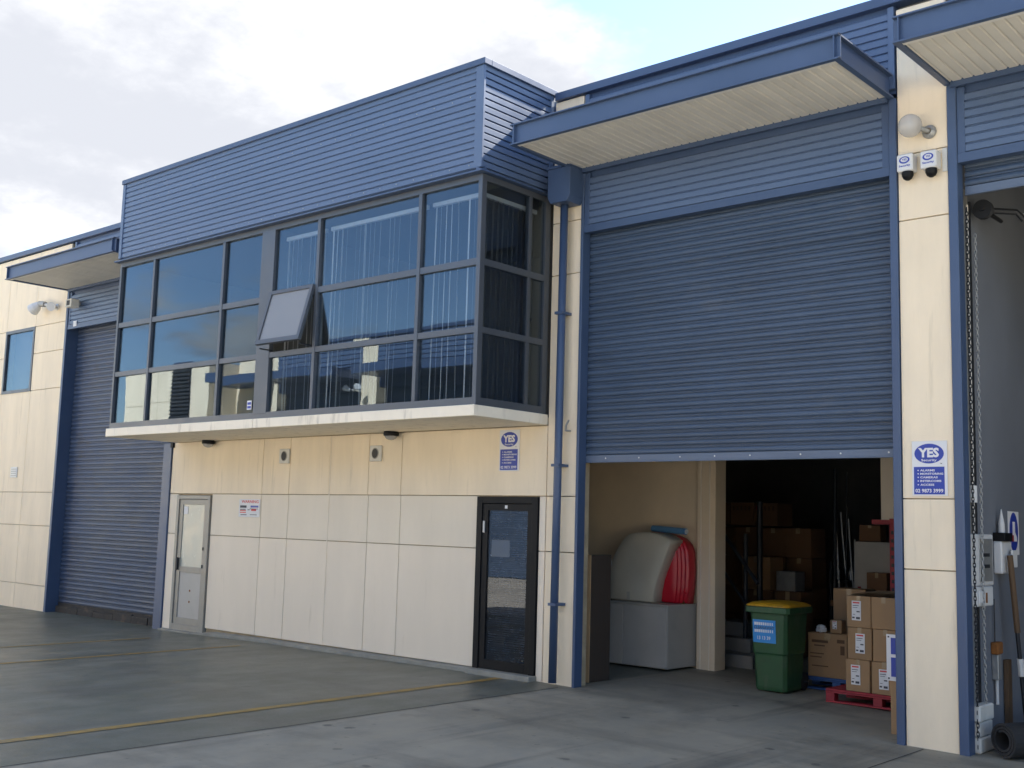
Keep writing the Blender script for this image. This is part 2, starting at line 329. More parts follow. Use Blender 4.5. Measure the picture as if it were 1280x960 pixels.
# ------------------------------------------------------------------ ground
GK = [(-400, -.03), (-3.6, -.03), (-.5, .012), (4.4, .03), (6.3, .0), (8.7, -.05), (9.4, -.06), (400, -.06)]
def gz(x):
    for (a, p), (b, q) in zip(GK, GK[1:]):
        if a <= x <= b: return p + (q-p)*(x-a)/(b-a)
    return -.03
gx = sorted({a for a, _ in GK} | {-200, -60, -30, -12, 20, 60, 200}); gy = [-500, -60, -20, -8, -3, 0, 4, 12, 60, 500]
g = MB(); vs = [(x, y, gz(x)) for y in gy for x in gx]; nx = len(gx)
g.add(vs, [(j*nx+i, j*nx+i+1, (j+1)*nx+i+1, (j+1)*nx+i) for j in range(len(gy)-1) for i in range(nx-1)])
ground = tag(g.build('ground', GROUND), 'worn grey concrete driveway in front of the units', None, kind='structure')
def strip(name, x, w, y0, y1, mat, lift, dx=0.0):
    m = MB(); n = 24
    for i in range(n+1):
        y = y0+(y1-y0)*i/n; xc = x+dx*i/n + random.uniform(-.004, .004)
        for q in (-w/2, w/2): m.v.append((xc+q, y, gz(xc+q)+lift))
    m.f = [(2*i, 2*i+1, 2*i+3, 2*i+2) for i in range(n)]
    return m.build(name, mat, ground)
strip('painted_line', 4.06, .12, -9.0, -.16, YLINE, .004, -.08)
strip('painted_line', -.46, .09, -9.0, -.55, YLINE, .004, -.04)
strip('painted_line', -2.2, .08, -9.0, -.9, YLINE, .004, -.02)
strip('expansion_joint', 4.85, .014, -40, -.16, SEALJ, .004)
strip('expansion_joint', 8.86, .010, -40, -.06, SEALJ, .004)
def crossjoint(y, x0, x1):
    m = MB(); n = 30
    for i in range(n+1):
        x = x0+(x1-x0)*i/n
        for q in (-.004, .004): m.v.append((x, y+q, gz(x)+.004))
    m.f = [(2*i, 2*i+1, 2*i+3, 2*i+2) for i in range(n)]
    m.build('expansion_joint', SEALJ, ground)
crossjoint(-7.0, -30, 30)

# ------------------------------------------------------------------ the building
bld = T('warehouse_building', 'cream and blue industrial unit building with glazed office bay and roller doors', 'building')
GAP = .005
def panel(x0, x1, z0, z1, mat, parent, y0=0.0, t=.04):
    return B('wall_panel', x0+GAP, x1-GAP, y0, y0+t, z0+GAP, z1-GAP, mat, parent, bevel=.003)

# lower front wall under the office
fwall = MB()
fwall.box(-3.38, -3.13, .03, .25, -.2, 2.94).box(-3.13, -2.2, .03, .25, 2.1, 2.94).box(-2.2, 3.41, .03, .25, -.2, 2.94).box(3.41, 4.38, .03, .25, 2.11, 2.94).box(4.38, 4.87, .03, .25, -.2, 2.94)
fwall = fwall.build('front_wall', JOINT, bld)
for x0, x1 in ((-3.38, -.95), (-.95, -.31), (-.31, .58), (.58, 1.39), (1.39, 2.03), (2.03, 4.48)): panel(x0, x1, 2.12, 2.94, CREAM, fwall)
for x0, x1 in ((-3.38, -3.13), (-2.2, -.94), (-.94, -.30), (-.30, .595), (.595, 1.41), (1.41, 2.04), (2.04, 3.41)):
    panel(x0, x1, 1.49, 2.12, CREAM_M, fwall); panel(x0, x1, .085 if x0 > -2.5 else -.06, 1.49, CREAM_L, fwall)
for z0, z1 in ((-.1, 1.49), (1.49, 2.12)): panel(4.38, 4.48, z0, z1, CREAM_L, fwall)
B('joint_cover', .59, .605, -.006, 0, .09, 2.93, CREAM_L, fwall)
# base strip: kerb in front of the panels
kb = MB()
for i in range(24):
    x = -3.36+(3.41+3.36)*i/24; x2 = -3.36+(3.41+3.36)*(i+1)/24; d0, d1 = [.075+.02*math.sin(a*1.7) for a in (x, x2)]
    h0, h1 = [gz(a)+(.045 if a > -2.1 else .02) for a in (x, x2)]
    kb.add([(x, -d0, -.1), (x2, -d1, -.1), (x2, .03, -.1), (x, .03, -.1), (x, -d0, h0), (x2, -d1, h1), (x2, .03, h1+.015), (x, .03, h0+.015)],
           [(0, 3, 2, 1), (4, 5, 6, 7), (0, 1, 5, 4), (2, 3, 7, 6)] + ([(3, 0, 4, 7)] if i == 0 else []) + ([(1, 2, 6, 5)] if i == 23 else []))
kb.build('base_kerb', KERB, bld)
MB().box(3.41, 4.40, -.14, .06, -.1, .085).build('door_step', KERB, bld, bevel=.006)

# piers
def pier(x0, x1, levels, ztop, mats=(CREAM,), yb=.25, pname='pier'):
    b = B(pname, x0+.01, x1-.01, .03, yb, -.3, ztop-.01, JOINT, bld)
    zs = [-.2]+levels+[ztop]
    for a, c in zip(zs, zs[1:]): panel(x0, x1, a, c, CREAM, b)
    return b
pier(4.483, 4.92, [1.49, 2.12, 4.70, 5.33], 6.83)
pr_ = pier(8.676, 9.149, [1.49, 2.12, 4.70, 5.33], 6.78)
# jambs (steel columns beside the doors)
def jamb(x0, x1, z1, y0=-.025, y1=.36):
    return B('jamb', x0, x1, y0, y1, -.12, z1, BLUE, bld, bevel=.006)
jamb(4.922, 4.958, 5.9, y1=.12); jamb(8.60, 8.674, 5.9); jamb(9.151, 9.235, 5.9, y1=.12); jamb(-7.283, -7.21, 5.9, y1=.30); jamb(-3.62, -3.385, 2.935)
B('jamb_cap', -3.40, -3.33, -.04, .03, 2.86, 2.935, BLACK, bld)

# left wall
lw = MB().box(-14, -9.74, .03, .25, -.3, 6.82).box(-9.74, -8.51, .03, .25, -.3, 4.07).box(-9.74, -8.51, .03, .25, 5.34, 6.82).box(-8.51, -7.29, .03, .25, -.3, 6.82)
lw = lw.build('left_wall', JOINT, bld)
xs = [-14, -9.74, -8.51, -7.285]
for z0, z1 in ((-.1, .42), (.42, 1.51), (1.51, 2.13), (2.13, 4.08), (4.08, 4.80), (4.80, 5.335), (5.335, 6.82)):
    for i, (x0, x1) in enumerate(zip(xs, xs[1:])):
        if i == 1:
            if z0 >= 4.08 and z1 <= 5.34: continue
            panel(x0, x1, z0, z1, CREAM, lw)
        else: panel(x0, x1, z0, z1, CREAM, lw)
wnd = MB().box(-9.74, -8.51, -.012, .06, 4.07, 4.13).box(-9.74, -8.51, -.012, .06, 5.28, 5.34).box(-9.74, -9.68, -.012, .06, 4.13, 5.28).box(-8.57, -8.51, -.012, .06, 4.13, 5.28).build('window', ALU, bld)
B('pane', -9.68, -8.57, .02, .03, 4.13, 5.28, GLASS, wnd)
B('window_reveal', -9.74, -8.51, .20, .24, 4.07, 5.34, DARKW, wnd)

# cladding boards
PITCH = .08
CL = [(.0, 0), (.0, .005), (.016, .009), (.016, .065), (.001, .08)]
def cladding(name, x0, x1, z0, z1, y, parent, rotz=0, origin=None):
    base = MB()
    L_ = x1-x0; n = int((z1-z0)/PITCH+.001); me = extr('cladding_board', CL, L_, BLUE_CLAD)
    for k in range(n):
        loc = (x0, y, z0+k*PITCH) if origin is None else (origin[0], origin[1], z0+k*PITCH)
        link('cladding_board', me, parent, loc, (0, 0, rotz))
    return z0+n*PITCH

SCREW = MB().lathe([(0, -.006), (.007, -.005), (.009, 0)], n=6, axis='y').mesh('screw', ZINC)
# office bay: slab, curtain wall, cladded parapet
X0, X1, YB = -3.255, 4.483, -1.262
slab = B('floor_slab', X0, .49, YB, 0, 2.94, 3.064, SLABM, bld, bevel=.006)
B('slab_section', .498, X1, YB, -.002, 2.942, 3.064, SLABM, slab, bevel=.006)
par = MB().box(X0+.03, X1-.03, YB+.05, -.0, 5.70, 6.90).build('parapet', BLUE_CLAD, bld)
ztop = cladding('c', X0+.07, X1-.12, 5.72, 6.93, YB+.03, par)
cladding('c', 0, -YB-.10, 5.72, 6.93, 0, par, math.pi/2, (X1-.03, YB+.037))
MB().box(X0-.01, X1+.02, YB-.02, YB+.10, 6.905, 6.975).box(X1-.10, X1+.02, YB+.10, .02, 6.905, 6.975).box(X0-.01, X0+.10, YB+.10, .02, 6.905, 6.975).build('parapet_cap', BLUE, par, bevel=.004)
B('corner_trim', X1-.13, X1-.004, YB+.0, YB+.035, 5.715, 6.902, BLUE_CLAD, par, bevel=.004)
B('corner_trim', X0, X0+.075, YB+.0, YB+.075, 5.715, 6.902, BLUE_CLAD, par, bevel=.004)
B('end_trim', X1-.06, X1-.002, -.075, -.02, 5.715, 6.902, BLUE_CLAD, par, bevel=.003)
MB().prism([(YB-.045, 5.655), (YB-.045, 5.675), (YB+.05, 5.716), (YB+.05, 5.655)], X0-.03, X1+.03, 'x').build('flashing', BLUE, par)
MB().prism([(X1+.045, 5.657), (X1+.045, 5.675), (X1-.06, 5.714), (X1-.06, 5.657)], YB-.03, -.002, 'y').build('flashing', BLUE, par)
for k in range(26): link('screw', SCREW, par, (X0+.15+k*.295+random.uniform(-.01, .01), YB+.0135, 5.72+.045), (0, 0, 0))
for k in range(26): link('screw', SCREW, par, (X0+.15+k*.295+random.uniform(-.01, .01), YB+.0135, 5.72+.045+10*PITCH), (0, 0, 0))
# curtain wall
YG = YB+.045                                    # outer face of the frame
ZB, ZT = 3.064, 5.652
cw = MB().box(X0+.02, X1-.02, YG, YG+.07, ZB, 3.15).box(X0+.02, X1-.02, YG, YG+.07, 5.585, ZT).build('curtain_wall', ALU, bld)
def mull(x0, x1): return B('mullion', x0, x1, YG-.006, YG+.075, 3.15, 5.585, ALU, cw, bevel=.003)
mull(X0+.02, X0+.07); mull(-2.275, -2.225); mull(-.475, -.42); mull(1.605, 1.66); mull(3.455, 3.51)
B('mullion', .43, .715, YG-.004, YG+.06, 3.13, 5.59, ALU, cw, bevel=.003)
B('mullion', X1-.075, X1-.016, YG-.006, YG+.073, 3.066, 5.65, ALU, cw, bevel=.003)
RZ = ((3.15, 3.865), (3.935, 4.625), (4.70, 5.585))
colsx = ((X0+.07, -2.275), (-2.225, -.475), (-.42, .43), (.715, 1.605), (1.66, 3.455), (3.51, X1-.07))
for x0, x1 in colsx:
    for z0, z1 in ((3.865, 3.935), (4.625, 4.70)): B('transom', x0, x1, YG+.002, YG+.07, z0, z1, ALU, cw)
panes = {}
for i, (x0, x1) in enumerate(colsx):
    for j, (z0, z1) in enumerate(RZ):
        if (i, j) == (3, 1): continue
        m = MB().box((x0-x1)/2, (x1-x0)/2, -.004, .004, (z0-z1)/2, (z1-z0)/2).mesh('pane', GLASS)
        panes[i, j] = link('pane', m, cw, ((x0+x1)/2, YG+.039, (z0+z1)/2), (random.uniform(-.005, .005), 0, random.uniform(-.004, .004)))
# return side of the curtain wall (faces the roller door)
rw = MB().box(X1-.09, X1-.021, YG+.0705, -.02, ZB, 3.15).box(X1-.09, X1-.021, YG+.0705, -.02, 5.585, ZT).box(X1-.09, X1-.02, -.11, -.02, 3.15, 5.585).build('side_curtain_wall', ALU, bld)
for z0, z1 in ((3.865, 3.935), (4.625, 4.70)): B('transom', X1-.088, X1-.022, YG+.076, -.11, z0, z1, ALU, rw)
B('mullion', X1-.088, X1-.024, -.40, -.35, 3.15, 5.585, ALU, rw)
for z0, z1 in RZ:
    B('pane', X1-.05, X1-.042, YG+.075, -.40, z0, z1, GLASS, rw); B('pane', X1-.05, X1-.042, -.35, -.11, z0, z1, GLASS, rw)
# opened awning sash
sx0, sx1, sh = .70, 1.60, .76
sash = link('window_sash', MB().box(0, sx1-sx0, -.03, .015, -sh, -sh+.06).box(0, sx1-sx0, -.03, .015, -.05, 0).box(0, .055, -.03, .015, -sh+.06, -.05).box(sx1-sx0-.055, sx1-sx0, -.03, .015, -sh+.06, -.05)
            .box(.055, sx1-sx0-.055, -.012, -.004, -sh+.06, -.05).mesh('window_sash', ALU), cw, (sx0, YG, 4.735), (R(-15), 0, 0))
sash['label'] = 'small grey framed sash pushed open at the bottom'
sash.data.materials.append(SASHG)
for p in sash.data.polygons[-6:]: p.material_index = 1
B('window_stay', .74, .76, YG-.18, YG+.02, 3.95, 3.965, DKMETAL, cw); B('window_stay', 1.56, 1.58, YG-.18, YG+.02, 3.95, 3.965, DKMETAL, cw)
# alarm sticker on the glass
st = MB().box(.26, .36, YG+.022, YG+.024, 3.20, 3.32).build('window_sticker', PAPER, cw)
for z in (3.215, 3.265): B('window_sticker', .27, .35, YG+.0205, YG+.022, z, z+.035, BLUEPR, cw)
# office room behind the glass
B('office_back_wall', X0+.03, X1-.1, 2.2, 2.3, 3.05, 5.72, OFFW, bld)
B('office_carpet', X0+.03, X1-.1, YG+.09, 2.2, 3.066, 3.075, CARPET, bld)
B('office_ceiling', X0+.03, X1-.1, YG+.09, 2.2, 5.655, 5.69, OFFW, bld)
B('office_side_wall', X0+.02, X0+.06, YG+.09, 2.2, 3.076, 5.654, OFFW, bld)
B('office_side_wall', X1-.16, X1-.10, .03, 2.2, 3.076, 5.654, OFFW, bld)
B('office_partition', .46, .56, YG+.09, 2.19, 3.076, 5.654, OFFW, bld)

# canopies
def ibeam_profile(out, h0, h1):        # channel: web with flanges pointing outwards, u = out direction
    t = .016
    return [(0, h0), (out, h0), (out, h0+t), (.012, h0+t), (.012, h1-t), (out, h1-t), (out, h1), (0, h1)]
def canopy(x0, x1, label):
    z0, z1, yf = 5.895, 6.132, -1.155
    # frame: front channel plus two side channels
    fr = MB().prism([(yf-u, v) for u, v in ibeam_profile(.055, z0, z1)], x0-.02, x1+.02, 'x').build('canopy', BLUE, bld, bevel=.002)
    fr['label'] = label
    MB().prism([(x0+.035-u, v) for u, v in ibeam_profile(.055, z0+.001, z1-.001)], yf-.05, -.03, 'y').build('side_channel', BLUE, fr)
    MB().prism([(x1-.035+u, v) for u, v in ibeam_profile(.055, z0+.001, z1-.001)], yf-.05, -.03, 'y').build('side_channel', BLUE, fr)
    B('soffit_trim', x0+.04, x1-.04, yf+.004, yf+.05, z0+.004, z0+.05, STEELW, fr)
    B('wall_flashing', x0+.04, x1-.04, -.055, -.024, z0-.03, z0+.06, BLUE, fr)
    n = int(round((x1-x0-.08)/.1)); w = (x1-x0-.08)/n
    prof = [(0, 0), (w*.10, .014), (w*.18, .014), (w*.26, 0), (w, 0), (w, .03), (0, .03)]
    me = MB().prism(prof, yf+.05, -.056, 'y').mesh('soffit_panel', SOFFIT)
    for k in range(n): link('soffit_panel', me, fr, (x0+.04+k*w, 0, z0+.02))
    B('roof_sheet', x0+.04, x1-.04, yf+.004, -.03, z1-.05, z1-.02, BLUE, fr)
    return fr
canopy(4.86, 8.64, 'blue steel canopy with white ribbed soffit over the half open door')
canopy(9.16, 13.4, 'blue steel canopy cut off by the right edge')
canopy(-7.27, -3.56, 'small blue steel canopy over the closed door')

# cladding above the doors: between lintel and canopy, and between canopy and roof
def lintel(x0, x1):
    b = B('lintel', x0, x1, .03, .10, 5.16, 5.96, BLUE, bld)
    MB().box(x0, x1, -.012, .03, 5.155, 5.24).build('lintel_trim', BLUE, b)
    B('side_trim', x0, x0+.07, -.008, .03, 5.242, 5.86, BLUE, b, .002); B('side_trim', x1-.07, x1, -.008, .03, 5.242, 5.86, BLUE, b, .002)
    cladding('c', x0+.07, x1-.07, 5.245, 5.87, .012, b)
    return b
lintel(4.96, 8.598); lintel(9.237, 13.4); lintel(-7.208, -3.45)
def upper(x0, x1):
    b = B('upper_wall', x0, x1, .03, .12, 5.96, 6.84, BLUE, bld)
    B('side_trim', x0, x0+.06, -.012, .03, 6.0, 6.82, BLUE_CLAD, b, .002); B('side_trim', x1-.06, x1, -.012, .03, 6.0, 6.82, BLUE_CLAD, b, .002)
    cladding('c', x0+.06, x1-.06, 6.05, 6.80, .012, b)
upper(4.94, 8.66); upper(9.36, 13.4); upper(-7.15, -3.3)
B('roof_cap', -14, X0-.02, -.05, .10, 6.835, 6.93, BLUE, bld, .004)
B('roof_cap', X1+.025, 13.4, -.05, .10, 6.835, 6.93, BLUE, bld, .004)
# hidden mass of the building
B('roof', -14, 13.4, .12, 24, 6.30, 6.45, DARKW, bld)
B('rear_parapet', -14, 13.4, .10, .13, 6.40, 6.90, DARKW, bld)
B('end_wall', -14.0, -13.8, .26, 24, -.3, 6.30, CREAM, bld)
B('end_wall', 13.2, 13.4, .26, 24, -.3, 6.30, CREAM, bld)
B('rear_wall', -14, 13.4, 24, 24.2, -.3, 6.45, CREAM, bld)
B('upper_office_wall', X0, X1, .03, .12, 5.70, 6.84, BLUE, bld)

# roller doors
SL = [(-.004, 0), (-.004, .005), (.010, .008), (.016, .020), (.017, .034), (.014, .049), (.008, .057), (-.004, .060), (-.004, .065), (.006, .067), (.007, .074), (.004, .078), (-.004, .080), (-.004, .083)]
def roller(x0, x1, z0, z1, mat, y, label, dirty=False):
    bar = MB().box(x0, x1, y-.022, y+.012, z0, z0+.012).box(x0, x1, y-.012, y+.012, z0+.012, z0+.082)
    bar = bar.build('roller_door', BLUE_LT if not dirty else DIRT, bld, bevel=.002); bar['label'] = label
    me = extr('door_slat', SL, x1-x0, mat, smooth=False); n = int((z1-z0)/.083)
    for k in range(n): link('door_slat', me, bar, (x0, y+random.uniform(-.0025, .0025), z0+.083+k*.083), (random.gauss(0, .012), random.gauss(0, .00025), random.gauss(0, .0004)))
    return bar
rd = roller(4.93, 8.63, 2.504, 5.30, BLUE_DOOR, .135, 'dark blue roller shutter raised half way')
for k in range(8):
    x = 5.28+k*.455+random.uniform(-.06, .06)
    MB().lathe([(0, -.004), (.007, -.003), (.009, 0)], (x, .122, 2.552), 8, 'y').build('bolt', STEELW, rd)
roller(9.25, 13.3, 4.88, 5.30, BLUE_DOOR, .135, 'blue roller shutter raised nearly to the lintel')
ld = roller(-7.2, -3.60, .055, 5.25, BLUE_OLD, .22, 'closed blue roller shutter with scuffed bottom', True)
x = -7.2
for k, w in enumerate((.80, .55, .68, .6, .5, .46)):
    B('rubber_seal', x, x+w-.012, .165+random.uniform(-.01, .01), .20, -.06, .085+random.uniform(-.02, .02), DIRT, ld, .004); x += w
# door guides inside the openings
B('door_guide', 8.56, 8.598, .16, .26, -.1, 5.2, DKMETAL, bld)
B('guide_angle', 9.155, 9.172, .15, .40, -.1, 5.0, ZINC, bld); B('door_guide', 9.172, 9.19, .40, .43, -.12, 4.9, DKMETAL, bld)

# downpipe with rainhead
dp = MB().tube([(4.735, -.125, .06), (4.745, -.125, 2.4), (4.755, -.125, 5.52)], .046, 14).build('downpipe', BLUE, bld, smooth=True)
MB().prism([(4.615, 5.56), (4.66, 5.49), (4.90, 5.49), (4.945, 5.56), (4.945, 5.90), (4.615, 5.90)], -.27, -.006, 'y').build('rainhead', BLUE, dp, bevel=.004)
MB().box(4.605, 4.955, -.282, -.004, 5.90, 5.93).build('rainhead_rim', BLUE, dp)
MB().tube([(4.73, -.13, 5.93), (4.73, -.13, 6.3)], .05, 12).build('pipe_neck', BLUE, dp)
for z in (.9, 2.45, 4.2): MB().box(4.69, 4.80, -.182, -.003, z, z+.03).build('pipe_clamp', BLUE, dp)
MB().tube([(4.83, -.02, 2.86), (4.83, -.10, 2.86), (4.85, -.12, 2.92), (4.89, -.13, 2.97)], .012, 8).build('overflow_spout', ZINC, dp)

# aluminium door on the left
d1 = MB().box(-3.125, -3.06, -.03, .08, .0, 2.095).box(-2.275, -2.21, -.03, .08, .0, 2.095).box(-3.06, -2.275, -.03, .08, 2.035, 2.095).box(-3.06, -2.275, -.03, .08, -.01, .10).build('door', ALU_L, bld, bevel=.003)
d1['label'] = 'weathered grey aluminium door with frosted upper pane'
lf = MB().box(-3.055, -2.96, -.012, .03, .10, 2.03).box(-2.37, -2.28, -.012, .03, .10, 2.03).box(-2.96, -2.37, -.012, .03, 1.95, 2.03).box(-2.96, -2.37, -.012, .03, .90, .985).box(-2.96, -2.37, -.012, .03, .10, .20).build('door_leaf', ALU_L, d1, bevel=.002)
B('pane', -2.96, -2.37, .0, .01, .985, 1.95, FROST, d1); B('kick_panel', -2.96, -2.37, .002, .02, .20, .90, CABIN, d1)
MB().box(-3.03, -2.985, -.05, -.012, .93, 1.12).build('handle', DKMETAL, d1, bevel=.006)
for z in (.45, .62): MB().lathe([(0, -.004), (.016, -.002), (.018, .002)], (-2.66, 0, z), 10, 'y').build('rivet', RUST, d1)
for z in (.98, 1.25): B('lock', -2.36, -2.33, -.022, -.012, z, z+.05, DKMETAL, d1, .003)
B('notice', -2.94, -2.83, -.006, -.001, 1.80, 1.92, PAPER, d1)
B('door_backing', -3.06, -2.275, .10, .14, 0, 2.09, DARKW, d1)
# black glazed door on the right
d2 = MB().box(3.415, 3.50, -.025, .08, .085, 2.11).box(4.29, 4.375, -.025, .08, .085, 2.11).box(3.50, 4.29, -.025, .08, 2.03, 2.11).build('door', BLACK, bld, bevel=.003)
d2['label'] = 'black framed glass door with lowered blind'
MB().box(3.505, 3.59, -.01, .035, .09, 2.025).box(4.215, 4.285, -.01, .035, .09, 2.025).box(3.59, 4.215, -.01, .035, 1.945, 2.025).box(3.59, 4.215, -.01, .035, .09, .20).build('door_leaf', BLACK, d2, bevel=.002)
B('pane', 3.59, 4.215, .005, .013, .20, 1.945, GLASS_D, d2)
vb = MB()
for k in range(68):
    z = .20+k*.0256; a = .011*(1+.35*math.sin(k*1.9)); q = random.uniform(-.003, .003)
    vb.add([(3.595, .042, z+a+q), (4.21, .042, z+a-q), (4.21, .062, z), (3.595, .062, z), (3.595, .043, z+a+q+.0012), (4.21, .043, z+a-q+.0012)], [(0, 1, 2, 3), (3, 2, 5, 4)])
vb = vb.build('venetian_blind', BLINDV, d2)
B('door_number', 3.86, 3.90, -.013, -.0105, 1.97, 2.01, PAPER, d2)
B('notice', 3.64, 3.93, .0145, .0165, 1.40, 1.60, ALU, d2)
B('pull_handle', 3.53, 3.548, -.035, -.01, 1.68, 1.82, STEELW, d2, .003)
B('door_backing', 3.45, 4.34, .12, .16, .085, 2.10, BLACK, d2)

# ------------------------------------------------------------------ interior of the open unit
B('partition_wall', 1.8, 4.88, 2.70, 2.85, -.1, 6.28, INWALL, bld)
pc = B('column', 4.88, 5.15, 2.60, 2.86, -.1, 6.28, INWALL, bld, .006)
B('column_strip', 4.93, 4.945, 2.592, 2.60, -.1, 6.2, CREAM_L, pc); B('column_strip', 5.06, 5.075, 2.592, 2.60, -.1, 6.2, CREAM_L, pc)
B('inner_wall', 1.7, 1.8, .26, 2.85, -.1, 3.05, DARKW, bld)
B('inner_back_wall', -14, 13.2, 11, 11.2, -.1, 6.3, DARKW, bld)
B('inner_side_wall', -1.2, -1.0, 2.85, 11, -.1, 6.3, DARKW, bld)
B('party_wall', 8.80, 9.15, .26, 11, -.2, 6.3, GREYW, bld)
B('white_partition', 7.0, 8.75, 3.42, 3.5, 1.95, 4.2, CREAM_L, bld)
B('inner_floor_slab', X0+.03, 4.8, .26, 2.69, 2.93, 3.062, INWALL, bld)
# stair inside, behind the column
sw = MB().box(4.35, 5.35, 3.2, 4.4, -.1, .18).box(4.35, 5.15, 3.5, 4.4, .18, .36).box(4.35, 4.95, 3.8, 4.4, .36, .54).build('stair', CONC_IN, bld, bevel=.008)
MB().tube([(5.02, 3.6, .3), (5.02, 3.6, 1.75)], .03, 8).build('stair_post', DKMETAL, sw); MB().tube([(4.9, 4.2, .5), (4.9, 4.2, 2.2)], .04, 8).build('stair_post', DKMETAL, sw)
MB().tube([(4.7, 3.55, 1.75), (5.35, 3.35, 1.1)], .025, 8).build('hand_rail', DKMETAL, sw)
MB().tube([(4.7, 3.55, 1.25), (5.35, 3.35, .6)], .02, 8).build('hand_rail', DKMETAL, sw)

# ------------------------------------------------------------------ building across the yard (seen in the glass)
ob = T('opposite_building', 'sunlit cream and blue unit building reflected in the office windows', 'building', (0, -18, 0))
def OB(n, x0, x1, z0, z1, y0, y1, m, p=None): return B(n, x0, x1, y0, y1, z0, z1, m, p or ob)
# local frame: facade at y=0 facing +y
OB('end_block', -31.2, -24.5, -.2, 7.72, -14, .9, CREAM)
for x in (-29.6, -28.1): OB('panel_joint', x, x+.02, 0, 7.7, .9, .905, JOINT)
OB('panel_joint', -31.1, -27.1, 6.2, 6.22, .9, .904, JOINT)
lv = OB('louvre_strip', -27.0, -25.7, .1, 7.8, .9, .93, BLUE)
me = extr('louvre', [(0, 0), (.07, .0), (.07, .03), (.0, .12), (0, .15)], 1.3, DKMETAL)
for k in range(51): link('louvre', me, lv, (-25.7, .93, .1+k*.15), (0, 0, math.pi))
OB('unit_wall', -24.5, 25, -.2, 8.0, -14, -.6, DARKW)
OB('cap', -24.5, 25.1, 8.0, 8.12, -14, .06, BLUE)
opar = OB('parapet', -21.4, 25, 7.05, 8.0, -.6, 0, BLUE_CLAD)
me = extr('cladding_board', [(0, 0), (0, .02), (.03, .04), (.03, .15), (0, .17)], 46.4, BLUE_CLAD)
for k in range(5): link('cladding_board', me, opar, (25, .005, 7.1+k*.17), (0, 0, math.pi))
OB('wall_band', -24.5, -21.4, -.2, 8.0, -.6, 0, CREAM)
OB('canopy', -24.3, -21.6, 6.75, 7.1, 0, 1.2, BLUE)
xs = [-16.75, -9.6, -2.7, 4.1, 10.9, 17.7, 24.6]
prev = -21.4
for i, x in enumerate(xs):
    OB('column', x-.38, x+.38, -.2, 8.0 if i % 2 == 0 else 7.05, -.6, .035 if i % 2 == 0 else -.002, CREAM)
    OB('canopy', prev+.15, x-.45, 6.55, 6.85, .04, 1.3, BLUE)
    dr = OB('roller_door', prev+.05, x-.4, .0 if i % 3 else 3.2, 6.2, -.55, -.4, BLUE_DOOR)
    OB('lintel', prev+.05, x-.4, 6.2, 7.04, -.5, -.05, BLUE)
    prev = x+.38
fl = MB().tube([(-17.1, .1, 6.1), (-17.1, .45, 6.12)], .03, 8).tube([(-17.25, .45, 6.12), (-17.45, .52, 6.22)], [.05, .13], 12).tube([(-16.95, .45, 6.12), (-16.75, .52, 6.22)], [.05, .13], 12).build('floodlight', BOXW, ob)

# ------------------------------------------------------------------ things fixed to the facade
def security_sign(x, z, label):
    w, h = .318, .49; t = T('security_sign', label, 'sign', (x, -.004, z), 0)
    B('board', 0, w, -.005, .0, 0, h, PAPER, t, .001)
    def U(px): return (px-75)/515*w
    def V(py): return (890-py)/800*h
    ellipse(U(328), V(275), 215/515*w, 145/800*h, -.0065, -.005).build('emblem', BLUEPR, t)
    text('YES', U(322), V(332), PAPER, t, width=(475-170)/515*w, height=142/800*h, y=-.0075, bold=.045, align='CENTER')
    text('Security', U(326), V(398), PAPER, t, width=225/515*w, height=46/800*h, y=-.0075, bold=.02, align='CENTER')
    text('TM', U(485), V(430), INK, t, height=16/800*h, y=-.0065, bold=.02)
    B('print_field', U(102), U(548), -.0065, -.005, V(870), V(468), BLUEPR, t)
    for s_, y_, x2 in (('ALARMS', 520, 410), ('MONITORING', 570, 530), ('CAMERAS', 622, 450), ('INTERCOMS', 675, 502), ('ACCESS', 730, 398)):
        ellipse(U(165), V(y_), .006, .006, -.0075, -.0065, 8).build('bullet', PAPER, t)
        text(s_, U(195), V(y_+15), PAPER, t, width=(x2-195)/515*w, height=30/800*h, y=-.0075, bold=.03)
    text('02 9873 3999', U(122), V(845), PAPER, t, width=405/515*w, height=56/800*h, y=-.0075, bold=.025)
    return t
security_sign(3.742, 2.415, 'white and blue security company sign above the black glass door')
security_sign(8.772, 2.147, 'white and blue security company sign on the cream pillar right of the open door')

ws = T('warning_sign', 'small white warning sign with red heading beside the grey door', 'sign', (-1.473, -.004, 1.783))
B('board', 0, .515, -.006, 0, 0, .262, PAPER, ws, .001)
text('WARNING', .06, .205, REDPR, ws, width=.42, height=.044, y=-.007, bold=.02)
for x, w_, z, h_, m in ((.03, .16, .135, .035, INK), (.03, .15, .085, .014, REDPR), (.03, .14, .105, .012, INK), (.03, .15, .06, .012, REDPR), (.29, .19, .14, .03, BLUEPR), (.31, .12, .09, .026, REDPR), (.27, .2, .115, .010, INK), (.05, .15, .025, .014, ALU), (.28, .17, .028, .012, ALU), (.22, .05, .10, .012, INK)):
    B('print_block', x, x+w_, -.0072, -.006, z, z+h_, m, ws)

def ceiling_light(x, label):
    t = T('ceiling_light', label, 'light', (x, -.115, 2.94), 0, 'lights under the office slab')
    MB().lathe([(0, 0), (.095, 0), (.10, -.02), (.098, -.052), (.085, -.058), (0, -.058)], n=22).build('base', BLACK, t, smooth=False)
    MB().lathe([(.082, -.058), (.078, -.075), (.06, -.095), (.03, -.108), (0, -.112)], n=22).build('dome', LAMPG, t, smooth=True)
    MB().lathe([(0, -.062), (.04, -.064), (.045, -.08), (.02, -.092), (0, -.094)], n=14).build('bulb', BOXW, t, smooth=True)
ceiling_light(-2.22, 'round dark light under the slab nearer the grey door')
ceiling_light(1.93, 'round dark light under the slab nearer the black door')

